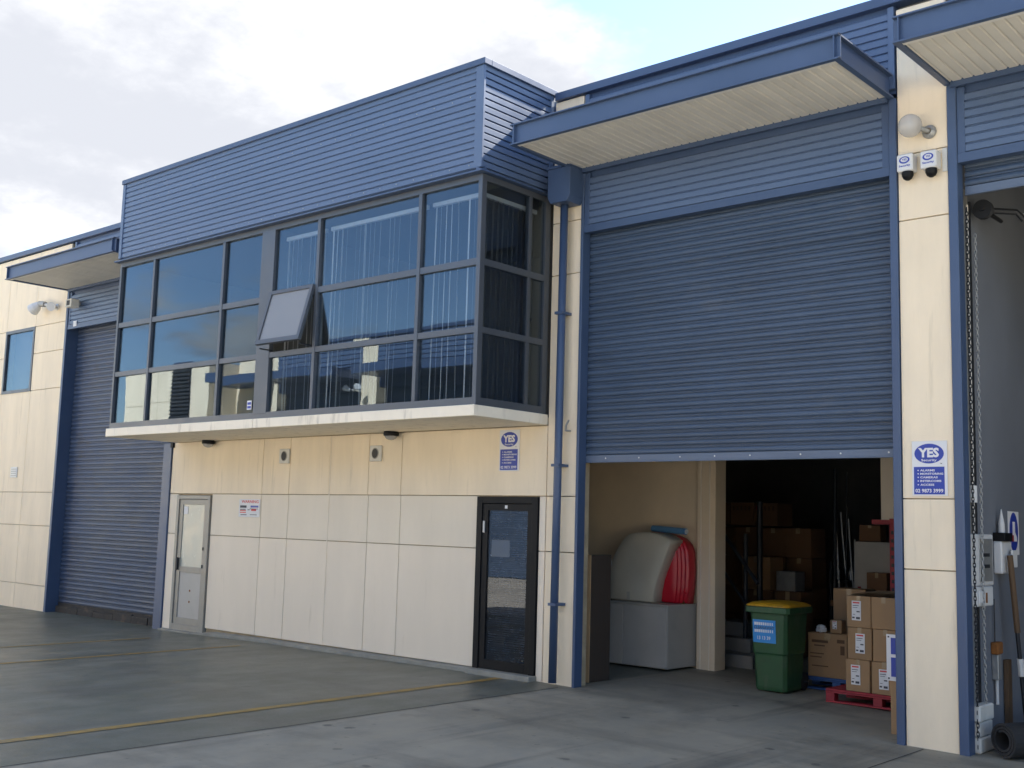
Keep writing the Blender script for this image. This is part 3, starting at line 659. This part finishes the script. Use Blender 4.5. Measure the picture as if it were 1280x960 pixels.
def wall_vent(x, label):
    t = T('wall_vent', label, 'vent', (x, -.0, 2.67), 0, 'vents high on the front wall')
    B('frame', -.115, .115, -.03, -.002, -.105, .105, FOAM, t, .008)
    ellipse(0, 0, .068, .075, -.034, -.03, 24).build('grille_rim', ALU_L, t)
    ellipse(0, 0, .055, .062, -.036, -.033, 24).build('grille', DKMETAL, t)
wall_vent(-.42, 'square cream vent with dark round grille, above the warning sign side'); wall_vent(1.54, 'square cream vent with dark round grille, on the side of the black door')

gl = T('globe_lamp', 'round clear globe lamp at the top of the cream pillar', 'lamp', (8.985, -.0, 5.50))
MB().lathe([(.065, -.004), (.065, -.02), (.045, -.035), (.03, -.05)], n=18, axis='y').build('base', ZINC, gl, smooth=True)
MB().tube([(0, -.04, 0), (-.03, -.09, .01), (-.07, -.12, .03)], .022, 10).build('arm', ZINC, gl)
MB().lathe([(.108*math.sin(math.pi*k/14), -.108*math.cos(math.pi*k/14)) for k in range(15)], (-.125, -.15, .045), 24).build('globe', LAMPG, gl, smooth=True)
MB().lathe([(.035*math.sin(math.pi*k/8), -.05*math.cos(math.pi*k/8)) for k in range(9)], (-.12, -.15, .045), 12).build('bulb', BOXW, gl, smooth=True)

def siren(x, z, label):
    t = T('alarm_siren', label, 'alarm', (x, -.003, z), 0, 'alarm boxes on the pillar')
    B('box', 0, .15, -.12, -.0, 0, .165, BOXW, t, .01)
    ellipse(.075, .105, .05, .034, -.1215, -.12).build('emblem', BLUEPR, t)
    ellipse(.075, .107, .034, .022, -.1225, -.1215).build('emblem_centre', BOXW, t)
    text('YES', .053, .098, BLUEPR, t, width=.045, height=.02, y=-.1235, bold=.03)
    text('Security', .022, .036, BLUEPR, t, width=.108, height=.026, y=-.1205, bold=.04)
    MB().lathe([(.052, 0), (.052, -.035), (.04, -.062), (.018, -.078), (0, -.08)], (.085, -.07, 0), 18).build('strobe', BLACK, t, smooth=True)
    return t
siren(8.715, 5.135, 'left of the two white alarm boxes on the cream pillar'); siren(8.935, 5.125, 'right of the two white alarm boxes on the cream pillar')
bp = B('backing_plate', 9.10, 9.145, -.012, -.001, 5.10, 5.32, FOAM); tag(bp, 'pale mounting plate beside the right alarm box', 'plate')

tf = T('twin_floodlight', 'white twin floodlight on the far left cream wall', 'floodlight', (-7.66, 0, 5.63))
MB().lathe([(.06, -.002), (.06, -.03), (.02, -.04)], n=14, axis='y').build('base', BOXW, tf)
MB().tube([(0, -.03, 0), (-.06, -.1, .02), (-.3, -.14, .06)], .03, 10).build('arm', BOXW, tf)
MB().tube([(-.24, -.14, .06), (-.40, -.17, .08)], .055, 12).build('lamp_holder', ZINC, tf)
MB().tube([(-.40, -.17, .08), (-.48, -.2, .02), (-.56, -.22, -.03)], [.05, .1, .12], 14).build('lamp_head', BOXW, tf)
MB().tube([(-.02, -.08, .0), (.06, -.17, -.02)], [.05, .085], 14).build('lamp_head', BOXW, tf)

wc = T('security_camera', 'small cream camera under the left canopy beside the closed door', 'camera', (-6.93, -.01, 5.60))
B('housing', .0, .22, -.22, -.05, -.09, .06, FOAM, wc, .012); B('lens', .06, .17, -.225, -.219, -.06, .03, DKMETAL, wc); B('bracket', .08, .14, -.06, .005, -.03, .03, BOXW, wc)
us = B('unit_number_plate', -6.98, -6.86, -.02, -.013, 5.19, 5.29, PAPER); tag(us, 'tiny white number plate below the cream camera', 'plate')
pq = T('wall_plaque', 'small grey louvred plaque on the far left wall', 'plaque', (-9.04, -.002, 2.41))
B('frame', 0, .27, -.014, 0, 0, .2, BOXW, pq, .003)
for k in range(4): B('slat', .03, .24, -.02, -.014, .03+k*.04, .052+k*.04, ZINC, pq)

# ------------------------------------------------------------------ blinds behind the office glass
def vblind(x0, x1, y, zt, zb, label, rz=0.0, ang=62, density=1.0, spread=8, fab=None):
    t = T('vertical_blind', label, 'blind', (x0, y, zt), rz, 'vertical blinds in the office')
    L_ = x1-x0
    B('head_rail', 0, L_, -.02, .02, -.05, 0, STEELW, t)
    n = int(L_/.085); me = MB().box(-.044, .044, -.0007, .0007, zb-zt, -.05).mesh('blind_slat', fab or FABRIC)
    for k in range(n):
        if random.random() > density: continue
        a = ang+random.gauss(0, spread)
        link('blind_slat', me, t, ((k+.5)*L_/n+random.uniform(-.012, .012), 0, 0), (random.gauss(0, .004), 0, R(a)))
    return t
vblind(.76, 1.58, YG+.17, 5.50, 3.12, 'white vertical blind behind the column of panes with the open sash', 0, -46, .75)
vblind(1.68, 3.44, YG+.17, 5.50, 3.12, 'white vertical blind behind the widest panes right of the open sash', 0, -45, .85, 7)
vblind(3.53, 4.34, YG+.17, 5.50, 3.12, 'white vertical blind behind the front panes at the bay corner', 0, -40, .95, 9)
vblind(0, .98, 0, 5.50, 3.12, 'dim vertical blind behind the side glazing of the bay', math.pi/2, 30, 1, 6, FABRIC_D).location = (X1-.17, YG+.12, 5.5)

# ------------------------------------------------------------------ things in the open unit
def carton(name, x, y, z, w, d, h, label, rz=0, lab=True, mat=CARD, cat='carton', group=None, tapey=True):
    t = T(name, label, cat, (x, y, z), rz, group)
    B('body', 0, w, 0, d, 0, h, mat, t, .006)
    if tapey:
        B('tape', w*.42, w*.58, -.0015, d+.0015, h-.001, h+.0015, TAPE, t); B('tape', w*.42, w*.58, -.002, -.0002, h*.82, h, TAPE, t)
    if lab:
        l = B('shipping_label', w*.26, w*.64, -.004, -.001, h*.20, h*.82, PAPER, t); l.location = (random.uniform(-.02, .03), 0, random.uniform(-.02, .02)); l.rotation_euler = (0, random.gauss(0, .02), 0)
        B('print_block', w*.30, w*.58, -.0052, -.004, h*.74, h*.785, REDPR, l)
        for q, a, b, hh in ((.66, .30, .55, .02), (.60, .30, .5, .015), (.46, .46, .59, .04), (.38, .30, .40, .015), (.26, .28, .38, .05), (.24, .44, .60, .07)):
            B('print_block', w*a, w*b, -.0052, -.004, h*q, h*(q+hh), INK, l)
    return t
gzp = gz(7.5)
def pallet(name, x, y, z, w, d, mat, label, rz=0):
    t = T(name, label, 'pallet', (x, y, z), rz)
    for k in range(3):
        yy = k*(d-.1)/2
        for xx in (0, (w-.1)/2, w-.1): B('block', xx, xx+.1, yy, yy+.1, .021, .10, mat, t, .003)
        B('bottom_board', 0, w, yy-.002, yy+.102, 0, .02, mat, t, .002)
        B('stringer_board', 0, w, yy-.001, yy+.101, .101, .12, mat, t, .002)
    n = 7; bw = d/n
    for k in range(n): B('deck_board', -.004, w+.004, k*bw+.008, (k+1)*bw-.008, .1205, .142, mat, t, .002)
    return t
pallet('pallet', 7.14, 1.60, gz(7.3)+.005, 1.16, 1.1, RED, 'red pallet under the labelled cartons')
pallet('pallet', 6.42, 2.32, gz(6.7)+.005, 1.0, .9, BLUEP, 'blue pallet behind the green bin')
zt0 = gz(7.3)+.148
cw_, ch_ = .272, .332
rows = ['bottom', 'middle', 'top']
for r_ in range(3):
    for c_ in range(2):
        x = 7.372+c_*(cw_+.006)+(-.012 if r_ == 0 and c_ == 0 else 0)+(.010 if r_ == 1 and c_ == 0 else 0)+(.014 if (r_ == 1 and c_ == 1) else 0)
        lab = not (c_ == 1 and r_ in (1, 2))
        carton('carton', x, 1.63+random.uniform(-.012, .012), zt0+r_*(ch_+.003), cw_, .36, ch_,
               '%s carton of the %s column stacked on the red pallet%s' % (rows[r_], 'left' if c_ == 0 else 'right', ', with a white label' if lab else ', without a label'), R(random.uniform(-1.2, 1.2)), lab, group='cartons on the red pallet')
# flattened cardboard on top
fc = MB()
zt1 = zt0+3*(ch_+.003)
for k, (dx, dz, s_) in enumerate(((0, 0, 1), (.05, .012, .9), (.14, .026, .8))):
    fc.add([(7.40+dx, 1.66, zt1+dz+.004), (7.98, 1.68, zt1+dz+.008), (7.97, 1.98, zt1+dz+.03*s_), (7.44+dx, 1.97, zt1+dz+.02)], [(0, 1, 2, 3)])
    fc.add([(7.40+dx, 1.66, zt1+dz+.009), (7.98, 1.68, zt1+dz+.013), (7.97, 1.98, zt1+dz+.035*s_), (7.44+dx, 1.97, zt1+dz+.025)], [(3, 2, 1, 0)])
tag(fc.build('flattened_carton', CARD), 'flattened cardboard sheets lying on the labelled cartons', 'cardboard')
bz = gz(6.8)+.148
big_c = carton('carton', 6.56, 2.34, bz, .48, .40, .50, 'large printed carton on the blue pallet', R(1), False)
for x, w_, z, h_ in ((.05, .2, .39, .03), (.08, .13, .35, .014), (.36, .09, .40, .04), (.40, .05, .27, .10), (.03, .17, .26, .012), (.03, .14, .22, .012), (.05, .20, .12, .012)): B('faded_print', x, x+w_, -.0025, -.0005, z, z+h_, INKB, big_c)
carton('carton', 6.66, 2.80, bz, .40, .3, 1.0, 'tall plain carton behind the large printed carton', 0, False)
carton('carton', 6.80, 2.42, bz+.503, .14, .12, .15, 'tiny labelled carton on top of the large printed carton', 0, True, tapey=False)
cl = T('crumpled_wrap', 'crumpled grey plastic wrap on the large printed carton', 'wrap', (6.70, 2.40, bz+.503))
me = bpy.data.meshes.new('sheet'); bm = bmesh.new(); bmesh.ops.create_icosphere(bm, subdivisions=3, radius=.07)
for v in bm.verts: v.co = Vector((v.co.x*.9, v.co.y*.6, max(-.03, v.co.z*.7)))*random.uniform(.75, 1.2)+Vector((0, 0, .035))
bm.to_mesh(me); bm.free(); me.materials.append(BOXW); link('sheet', me, cl)

# wheelie bin
bn = T('wheelie_bin', 'green wheelie bin with a yellow lid in the open doorway', 'bin', (6.445, 1.86, gz(6.45)), R(2))
def rr(w, d, z, c=.03, dy=0.0):
    a, b = w/2, d/2
    return [(-a+c, -b+dy, z), (a-c, -b+dy, z), (a, -b+c+dy, z), (a, b-c+dy, z), (a-c, b+dy, z), (-a+c, b+dy, z), (-a, b-c+dy, z), (-a, -b+c+dy, z)]
MB().loft([rr(.37, .44, .015, .04), rr(.385, .46, .06, .04), rr(.405, .49, .40, .04), rr(.41, .495, .42, .04), rr(.425, .515, .43, .04), rr(.455, .57, .88, .035)]).build('body', GREENB, bn, bevel=.004)
MB().loft([rr(.53, .63, .875, .03), rr(.545, .645, .885, .03), rr(.545, .645, .935, .03), rr(.535, .635, .945, .03)]).build('rim', GREENB, bn)
MB().loft([rr(.535, .64, .948, .04, -.005), rr(.54, .645, .962, .04, -.005), rr(.46, .54, .990, .06, -.005), rr(.28, .36, 1.005, .05, .0)]).build('lid', YELL, bn, bevel=.006, smooth=True)
MB().tube([(-.2, .35, .93), (.2, .35, .93)], .016, 10).build('handle', GREENB, bn)
MB().tube([(-.24, .235, .10), (.24, .235, .10)], .012, 8).build('axle', DKMETAL, bn)
for s_ in (-1, 1): MB().tube([(s_*.15, .255, .10), (s_*.195, .255, .10)], .10, 20).build('wheel', RUBBER, bn, bevel=.004)
sk = link('sticker', MB().box(0, .28, -.002, 0, 0, .255).mesh('sticker', SKYPR), bn, (-.185, -.2685, .545), (R(3.5), 0, 0))
def sky_(z): return z
for z in (.195, .115):
    for k in range(9): B('print_bar', .02+k*.027, .02+k*.027+.024-(.0016*k), -.0035, -.002, z, z+.032, PAPER, sk)
text('CLEANAWAY', .015, .152, INK, sk, width=.25, height=.034, y=-.0035, bold=.02)
text('13 13 39', .055, .035, PAPER, sk, width=.16, height=.04, y=-.0035, bold=.02)

# cabinet and shells
cb = T('cabinet', 'low grey metal cabinet against the inner cream wall', 'cabinet', (3.78, 1.98, gz(4.5)))
B('body', 0, 1.055, .02, .69, .02, .79, CABIN, cb, .004)
B('door_panel', .004, .385, .0, .02, .03, .78, CABIN, cb, .003); B('door_panel', .393, 1.05, .0, .02, .03, .78, CABIN, cb, .003)
B('top', -.006, 1.062, -.008, .695, .79, .808, CABIN, cb, .003)
def shell(name, outline, y0, y1, mat, loc, label, cat='panel', bulge=.10):
    """moulded cover: an outline that swells towards the front and is hollow behind"""
    cxm = sum(p[0] for p in outline)/len(outline); czm = sum(p[1] for p in outline)/len(outline)
    def sc(k): return [(cxm+(u-cxm)*k, czm+(v-czm)*k) for u, v in outline]
    rings = [[(u, y1, v) for u, v in sc(1)], [(u, y0+.10, v) for u, v in sc(1)], [(u, y0+.03, v) for u, v in sc(.995)], [(u, y0+.008, v) for u, v in sc(.98)], [(u, y0, v) for u, v in sc(.955)], [(u, y0-.012, v) for u, v in sc(.5)]]
    o = MB().loft(rings).build(name, mat, None, smooth=True, loc=loc); o.data.polygons[0].use_smooth = False
    return tag(o, label, cat)
cz = gz(4.5)+.812
def smooth_poly(pts, it=2):
    for _ in range(it):
        q = []
        for i, p in enumerate(pts):
            n = pts[(i+1) % len(pts)]; q += [(p[0]*.8+n[0]*.2, p[1]*.8+n[1]*.2), (p[0]*.2+n[0]*.8, p[1]*.2+n[1]*.8)]
        pts = q
    return pts
so_ = shell('moulded_cover', [(0, 0), (.004, .15), (.02, .33), (.06, .47), (.12, .60), (.19, .71), (.27, .81), (.35, .865), (.45, .885), (.60, .893), (.72, .89), (.85, .862), (.95, .825), (.99, .80), (1.0, .775), (.985, .74), (.88, .50), (.795, .29), (.755, .14), (.74, 0)], 0, .34, SHELL, (3.79, 2.12, cz), 'large ivory moulded cover standing on the cabinet')
B('cover_block', .34, .38, -.012, .02, .02, .12, CABIN, so_)
for k in range(4):
    d = .042*k; h = 1-.010*k
    o_ = [(0, 0), (-.10, .45), (-.16, .65), (-.2, .83), (-.16, .88), (.0, .90), (.14+d, .89), (.26+d, .85), (.34+d, .78), (.38+d, .68), (.395+d, .45), (.385+d, .2), (.36+d, 0)]
    sh_ = shell('moulded_cover', [(u, v*h) for u, v in o_], 0, .16, REDSH, (4.37, 2.32+.028*k, cz),
          ['frontmost glossy red moulded cover, right behind the ivory one', 'second of the nested glossy red moulded covers', 'third of the nested glossy red moulded covers', 'rearmost glossy red moulded cover, nearest the inner column'][k])
    sh_['group'] = 'red covers on the cabinet'
rp = T('blue_roll', 'light blue roll lying on top of the red covers', 'roll', (4.30, 2.44, cz+.945))
MB().tube([(0, 0, 0), (.54, -.04, -.03)], .042, 16).build('wrap', PIPEB, rp); MB().tube([(.53, -.039, -.029), (.555, -.041, -.031)], .03, 14).build('core', BOXW, rp)
sp_ = T('small_plant', 'scrap of green leaves on the cabinet beside the red covers', 'plant', (4.80, 2.42, gz(4.5)+.81))
lf_ = MB()
for k in range(46):
    a, r_, z_ = random.uniform(0, 6.28), random.uniform(0, .05), random.uniform(0, .08); c = Vector((r_*math.cos(a), r_*math.sin(a), z_)); d1_ = Vector((random.gauss(0, 1), random.gauss(0, 1), random.gauss(0, .6))).normalized()*.02; d2_ = d1_.orthogonal().normalized()*.009
    lf_.add([c-d1_, c+d2_, c+d1_, c-d2_], [(0, 1, 2, 3)])
lf_.build('foliage', GREENL, sp_)
MB().tube([(0, 0, 0), (0, 0, .05)], .006, 6).build('stem', WOOD, sp_)
# plywood by the jamb
py_ = T('plywood_sheet', 'brown plywood sheet on edge just inside the left jamb', 'plywood', (4.80, .42, gz(4.8)), 0)
B('face', -.02, .02, .012, .40, 0, 1.44, PLY, py_, .002); B('edge', -.022, .022, 0, .012, 0, 1.44, PLYE, py_)
dr_ = T('grey_drum_end', 'dim round grey fitting behind the plywood sheet', 'fitting', (4.42, 1.15, 1.35))
MB().lathe([(0, 0), (.09, 0), (.10, .03), (.10, .1), (0, .1)], n=18, axis='y').build('cap', ZINC, dr_); MB().tube([(0, .05, -1.36), (0, .05, 0)], .03, 8).build('stand', DKMETAL, dr_)

# sign leaning inside the right jamb, with its post
js = T('safety_notice', 'white and blue notice board leaning inside the right door jamb', 'sign', (8.335, .40, .0))
B('board', 0, .42, 0, .012, .44, .865, PAPER, js, .003)
for z0, z1 in ((.48, .655), (.685, .835)): B('blue_field', .045, .40, -.003, 0, z0, z1, BLUEPR, js)
B('fixing', .015, .03, -.004, 0, .835, .85, INK, js); B('fixing', .015, .03, -.004, 0, .455, .47, INK, js)
B('post', .03, .12, .014, .05, gz(8.4), .80, CARD, js, .003)

# things deep inside: carton wall, crates, poles, board, rack
i = 0
for c_ in range(4):
    for r_ in range(4):
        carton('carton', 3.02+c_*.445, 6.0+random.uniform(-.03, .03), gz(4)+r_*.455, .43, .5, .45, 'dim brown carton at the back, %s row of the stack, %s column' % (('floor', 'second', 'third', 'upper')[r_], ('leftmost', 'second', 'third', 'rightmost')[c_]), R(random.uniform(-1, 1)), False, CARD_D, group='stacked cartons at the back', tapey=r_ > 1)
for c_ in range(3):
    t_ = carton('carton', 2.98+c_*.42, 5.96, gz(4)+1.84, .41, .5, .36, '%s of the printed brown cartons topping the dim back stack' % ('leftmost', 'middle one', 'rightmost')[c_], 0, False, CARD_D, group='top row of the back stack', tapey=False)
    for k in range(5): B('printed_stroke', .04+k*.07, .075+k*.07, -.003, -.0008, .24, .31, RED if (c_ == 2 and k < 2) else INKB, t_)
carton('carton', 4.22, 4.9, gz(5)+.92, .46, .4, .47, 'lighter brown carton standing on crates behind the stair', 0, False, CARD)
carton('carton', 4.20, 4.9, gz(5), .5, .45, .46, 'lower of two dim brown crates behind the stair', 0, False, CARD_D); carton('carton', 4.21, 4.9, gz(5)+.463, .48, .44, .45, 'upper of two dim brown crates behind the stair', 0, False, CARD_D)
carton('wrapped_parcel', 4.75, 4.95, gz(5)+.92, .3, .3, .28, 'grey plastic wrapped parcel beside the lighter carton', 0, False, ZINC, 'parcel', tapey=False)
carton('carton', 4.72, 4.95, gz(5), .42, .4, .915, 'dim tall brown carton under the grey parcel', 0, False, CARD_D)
rk = T('storage_shelf', 'dark storage shelf with small goods in the middle of the unit', 'shelf', (5.02, 6.1, gz(5.4)))
for x in (0, .85):
    for y in (0, .4): B('upright', x, x+.04, y, y+.04, 0, 1.35, DKMETAL, rk)
for z in (.3, .7, 1.05): B('shelf_board', .0, .89, .0, .44, z, z+.03, DKMETAL, rk)
for k in range(10):
    z = (.332, .732, 1.082)[k % 3]; x = 5.09+(k//3)*.2+random.uniform(-.02, .02); h_ = random.uniform(.12, .24)
    o = MB().lathe([(0, 0), (.05, 0), (.05, h_*.7), (.025, h_*.85), (.025, h_), (0, h_)], n=12).build('bottle', [BLUEPR, ZINC, BOXW, DKMETAL][k % 4], None, loc=(x, 6.25, gz(5.4)+z))
    tag(o, 'small bottle on the %s board of the dark shelf, %s from the left' % (('lowest', 'middle', 'top')[k % 3], ('first', 'second', 'third', 'fourth')[k//3]), 'bottle', 'bottles on the dark shelf')
for k, (x0, z0, x1, z1, m) in enumerate(((5.20, 2.1, 5.36, .3, STEELW), (5.28, 2.1, 5.52, .3, ZINC), (5.40, 2.0, 5.60, .2, ZINC), (5.20, 2.75, 5.24, .2, DKMETAL), (5.38, 2.7, 5.42, .2, DKMETAL), (5.50, 1.7, 5.56, .2, ZINC))):
    o = MB().tube([(x0, 5.95, z0), (x1, 5.80, gz(5)+.0)], .012 if k != 3 else .03, 8).build('leaning_pole', m)
    tag(o, ['pale thin pole leaning furthest left at the back', 'grey thin pole leaning next to the pale pole', 'third thin grey pole of the leaning bunch', 'thick dark pole standing upright behind the leaning bunch', 'thin dark pole standing upright behind the leaning bunch', 'short grey pole at the right of the leaning bunch'][k], 'pole', 'poles at the back')
wb = B('white_board', 5.98, 6.62, 4.9, 4.93, gz(6), 1.68, CABIN, None, .004); tag(wb, 'grey white board standing behind the labelled cartons', 'board')
carton('carton', 6.02, 4.96, 1.69, .30, .2, .22, 'brown carton above the grey white board', 0, False, CARD_D); carton('carton', 6.30, 4.55, .9, .28, .24, .38, 'brown box in front of the grey white board', 0, False, CARD_D)
tag(B('packing_table', 5.9, 6.75, 4.3, 4.85, .82, .895, CARD_D), 'low timber bench top in front of the white board', 'bench')
for x in (5.95, 6.65):
    for y in (4.35, 4.75): MB().box(x, x+.05, y, y+.05, gz(6), .82).build('leg', CARD_D, bpy.data.objects['packing_table'])
tb = T('red_tin', 'small red tin on the bench in front of the white board', 'tin', (6.08, 4.5, .9)); MB().lathe([(0, 0), (.06, 0), (.06, .16), (0, .16)], n=16).build('can', RED, tb); MB().lathe([(.061, .05), (.061, .10)], n=16).build('label_band', INK, tb)
wbt = T('white_bottle', 'small white bottle beside the red tin', 'bottle', (6.22, 4.5, .9)); MB().lathe([(0, 0), (.045, 0), (.045, .12), (.02, .15), (.02, .17)], n=14).build('body', BOXW, wbt, smooth=True); MB().lathe([(.022, .165), (.022, .19), (0, .19)], n=12).build('cap', RED, wbt)
rr_ = T('rack_frame', 'red steel rack upright at the right side of the open unit', 'rack', (7.28, 3.0, gz(7.3)))
B('upright', 0, .075, 0, .06, 0, 2.0, RED, rr_); B('beam', -.22, .0, .005, .045, 1.93, 1.985, RED, rr_); B('foot_plate', -.02, .10, -.02, .08, 0, .01, RED, rr_)
for k in range(18): B('slot', .018, .05, -.002, -.0005, .2+k*.095, .24+k*.095, DKMETAL, rr_)

# ------------------------------------------------------------------ right hand unit
def chain(name, x, y, z0, z1, label, mat=ZINC):
    m = MB(); n = int((z1-z0)/.036)
    for k in range(n):
        zc = z0+k*.036; pts = []
        for j in range(9):
            a = 2*math.pi*j/8; u = .011*math.cos(a); v = .026*math.sin(a)
            pts.append((x+(u if k % 2 else 0), y+(0 if k % 2 else u), zc+v))
        m.tube(pts, .0042, 5, cap=False)
    return tag(m.build(name, mat), label, 'chain', 'door hoist chains')
chain('hoist_chain', 9.25, .36, .05, 4.6, 'pale hoist chain hanging beside the grey wall, right one of two', ZINC); chain('hoist_chain', 9.25, .15, .0, 4.8, 'darker hoist chain hanging just right of the door jamb, left one of two', DKMETAL)
hw = T('chain_wheel', 'dark chain wheel under the raised shutter', 'hoist', (9.28, .50, 4.83))
MB().lathe([(.02, -.03), (.09, -.03), (.075, -.01), (.075, .01), (.09, .03), (.02, .03)], n=20, axis='y').build('wheel', DKMETAL, hw); MB().tube([(0, -.05, 0), (0, .5, 0)], .02, 8).build('shaft', DKMETAL, hw)
MB().tube([(.03, .05, 0), (.25, .15, -.03), (.30, .2, -.1)], .03, 8).build('gear_arm', DKMETAL, hw); MB().tube([(.3, .2, -.05), (.36, .25, .05), (.38, .3, .14)], .008, 6).build('cable', BOXW, hw)
sb_ = T('switch_box', 'pale grey electrical box on the grey wall behind the chains', 'switch box', (9.173, .17, 1.18))
B('upper_case', 0, .05, .0, .55, .18, .64, BOXW, sb_, .01); B('lower_case', 0, .06, .0, .5, 0, .175, BOXW, sb_, .01); B('cover', .05, .06, .18, .50, .22, .60, ZINC, sb_, .004)
for z in (.44, .34): B('switch', .061, .07, .26, .4, z, z+.03, DKMETAL, sb_)
B('socket', .061, .075, .1, .22, .03, .14, BOXW, sb_, .004); B('rust_patch', .061, .063, .30, .34, .03, .12, RUST, sb_)
s2 = T('power_outlet', 'pale outlet box with plug right of the electrical box', 'outlet', (9.152, .93, 1.46))
B('case', 0, .08, 0, .28, 0, .30, BOXW, s2, .01); B('cap', 0, .11, 0, .22, .30, .38, BLACK, s2, .004); MB().tube([(.08, .2, .13), (.12, .2, .13)], [.05, .06], 14).build('plug', BOXW, s2); B('plug_guard', .115, .13, .14, .28, .06, .22, BOXW, s2, .004); B('red_cap', .0, .09, .24, .32, .30, .36, RED, s2)
MB().tube([(.05, .1, .38), (.05, .1, .46), (.05, .1, .55), (.05, .1, .60)], [.03, .028, .012, .005], 12).build('bottle', BOXW, s2)
fs = T('footwear_sign', 'white sign with blue oval and boot symbol on grey wall', 'sign', (9.153, 1.36, 1.63))
B('board', 0, .005, 0, .31, 0, .42, PAPER, fs)
MB().prism([(.155+.125*math.cos(k*math.pi/14), .22+.19*math.sin(k*math.pi/14)) for k in range(28)], .005, .007, 'x').build('oval', BLUEPR, fs)
MB().prism([(.12, .32), (.185, .32), (.185, .22), (.235, .17), (.235, .13), (.115, .13)], .007, .009, 'x').build('boot_symbol', PAPER, fs)
pv = T('conduit', 'thin white conduit with joint on the grey wall', 'conduit', (9.19, .33, 2.05))
MB().tube([(0, 0, -.25), (0, 0, 2.8)], .012, 8).build('pipe', FOAM, pv); MB().tube([(.01, -.03, .05), (.01, -.03, .2)], .035, 12).build('coupling', BOXW, pv)
wo_ = T('wall_socket', 'grey conduit box with rusty top low on the grey wall', 'socket', (9.152, .82, .28))
B('box', 0, .06, .0, .09, .22, .45, ZINC, wo_, .006); B('rusty_cap', 0, .065, -.02, .13, .45, .56, RUST, wo_, .01); MB().tube([(.03, .045, 0), (.03, .045, .22)], .014, 8).build('pipe', BOXW, wo_); MB().tube([(.02, .045, .56), (.02, .045, .95)], .006, 6).build('cable', DKMETAL, wo_)
br = T('broom', 'upturned broom handle leaning on the grey wall at the right edge', 'broom', (9.30, 1.0, gz(9.3)))
MB().tube([(.02, .25, .0), (-.02, .0, 1.66)], .020, 8).build('handle', DKMETAL, br); MB().tube([(-.002, .105, .98), (-.02, .0, 1.69)], .028, 8).build('grip', WOOD, br); MB().tube([(.006, .165, .58), (.003, .14, .74)], .03, 8).build('collar', BOXW, br)
tag(MB().box(9.16, 9.2, 1.12, 1.22, gz(9.2), .66).build('timber_offcut', WOOD), 'brown timber offcut standing against the grey wall', 'timber')
fb = T('foam_block', 'stack of dirty white foam blocks behind the rolled mat', 'foam block', (9.155, .14, gz(9.2)))
B('lower_block', .02, .12, 0, .36, 0, .13, FOAM, fb, .012); B('middle_block', .02, .11, .01, .34, .132, .26, FOAM, fb, .012); B('upper_block', .02, .12, .0, .35, .262, .40, FOAM, fb, .012)
# rolled rubber mat: spiral cross-section
rm = T('rolled_mat', 'rolled black rubber mat on the floor at the right edge', 'mat', (9.47, .10, gz(9.4)+.155), R(-28))
sp = []; sq = []
for k in range(64):
    a = k*math.pi*2*2.6/63; r_ = .152-.026*a/(2*math.pi); sp.append((r_*math.cos(a-1.57), r_*math.sin(a-1.57))); sq.append(((r_-.020)*math.cos(a-1.57), (r_-.020)*math.sin(a-1.57)))
mt = MB(); n = 64
vs_ = [(u, 0, v) for u, v in sp]+[(u, 0, v) for u, v in sq]+[(u, 1.5, v) for u, v in sp]+[(u, 1.5, v) for u, v in sq]
fs_ = []
for k in range(n-1): fs_ += [(k, k+1, n+k+1, n+k), (2*n+k, 3*n+k, 3*n+k+1, 2*n+k+1), (k, 2*n+k, 2*n+k+1, k+1), (n+k, n+k+1, 3*n+k+1, 3*n+k)]
fs_ += [(0, n, 3*n, 2*n), (n-1, 3*n-1, 4*n-1, 2*n-1)]
mt.add(vs_, fs_).build('sheet', RUBBER, rm)
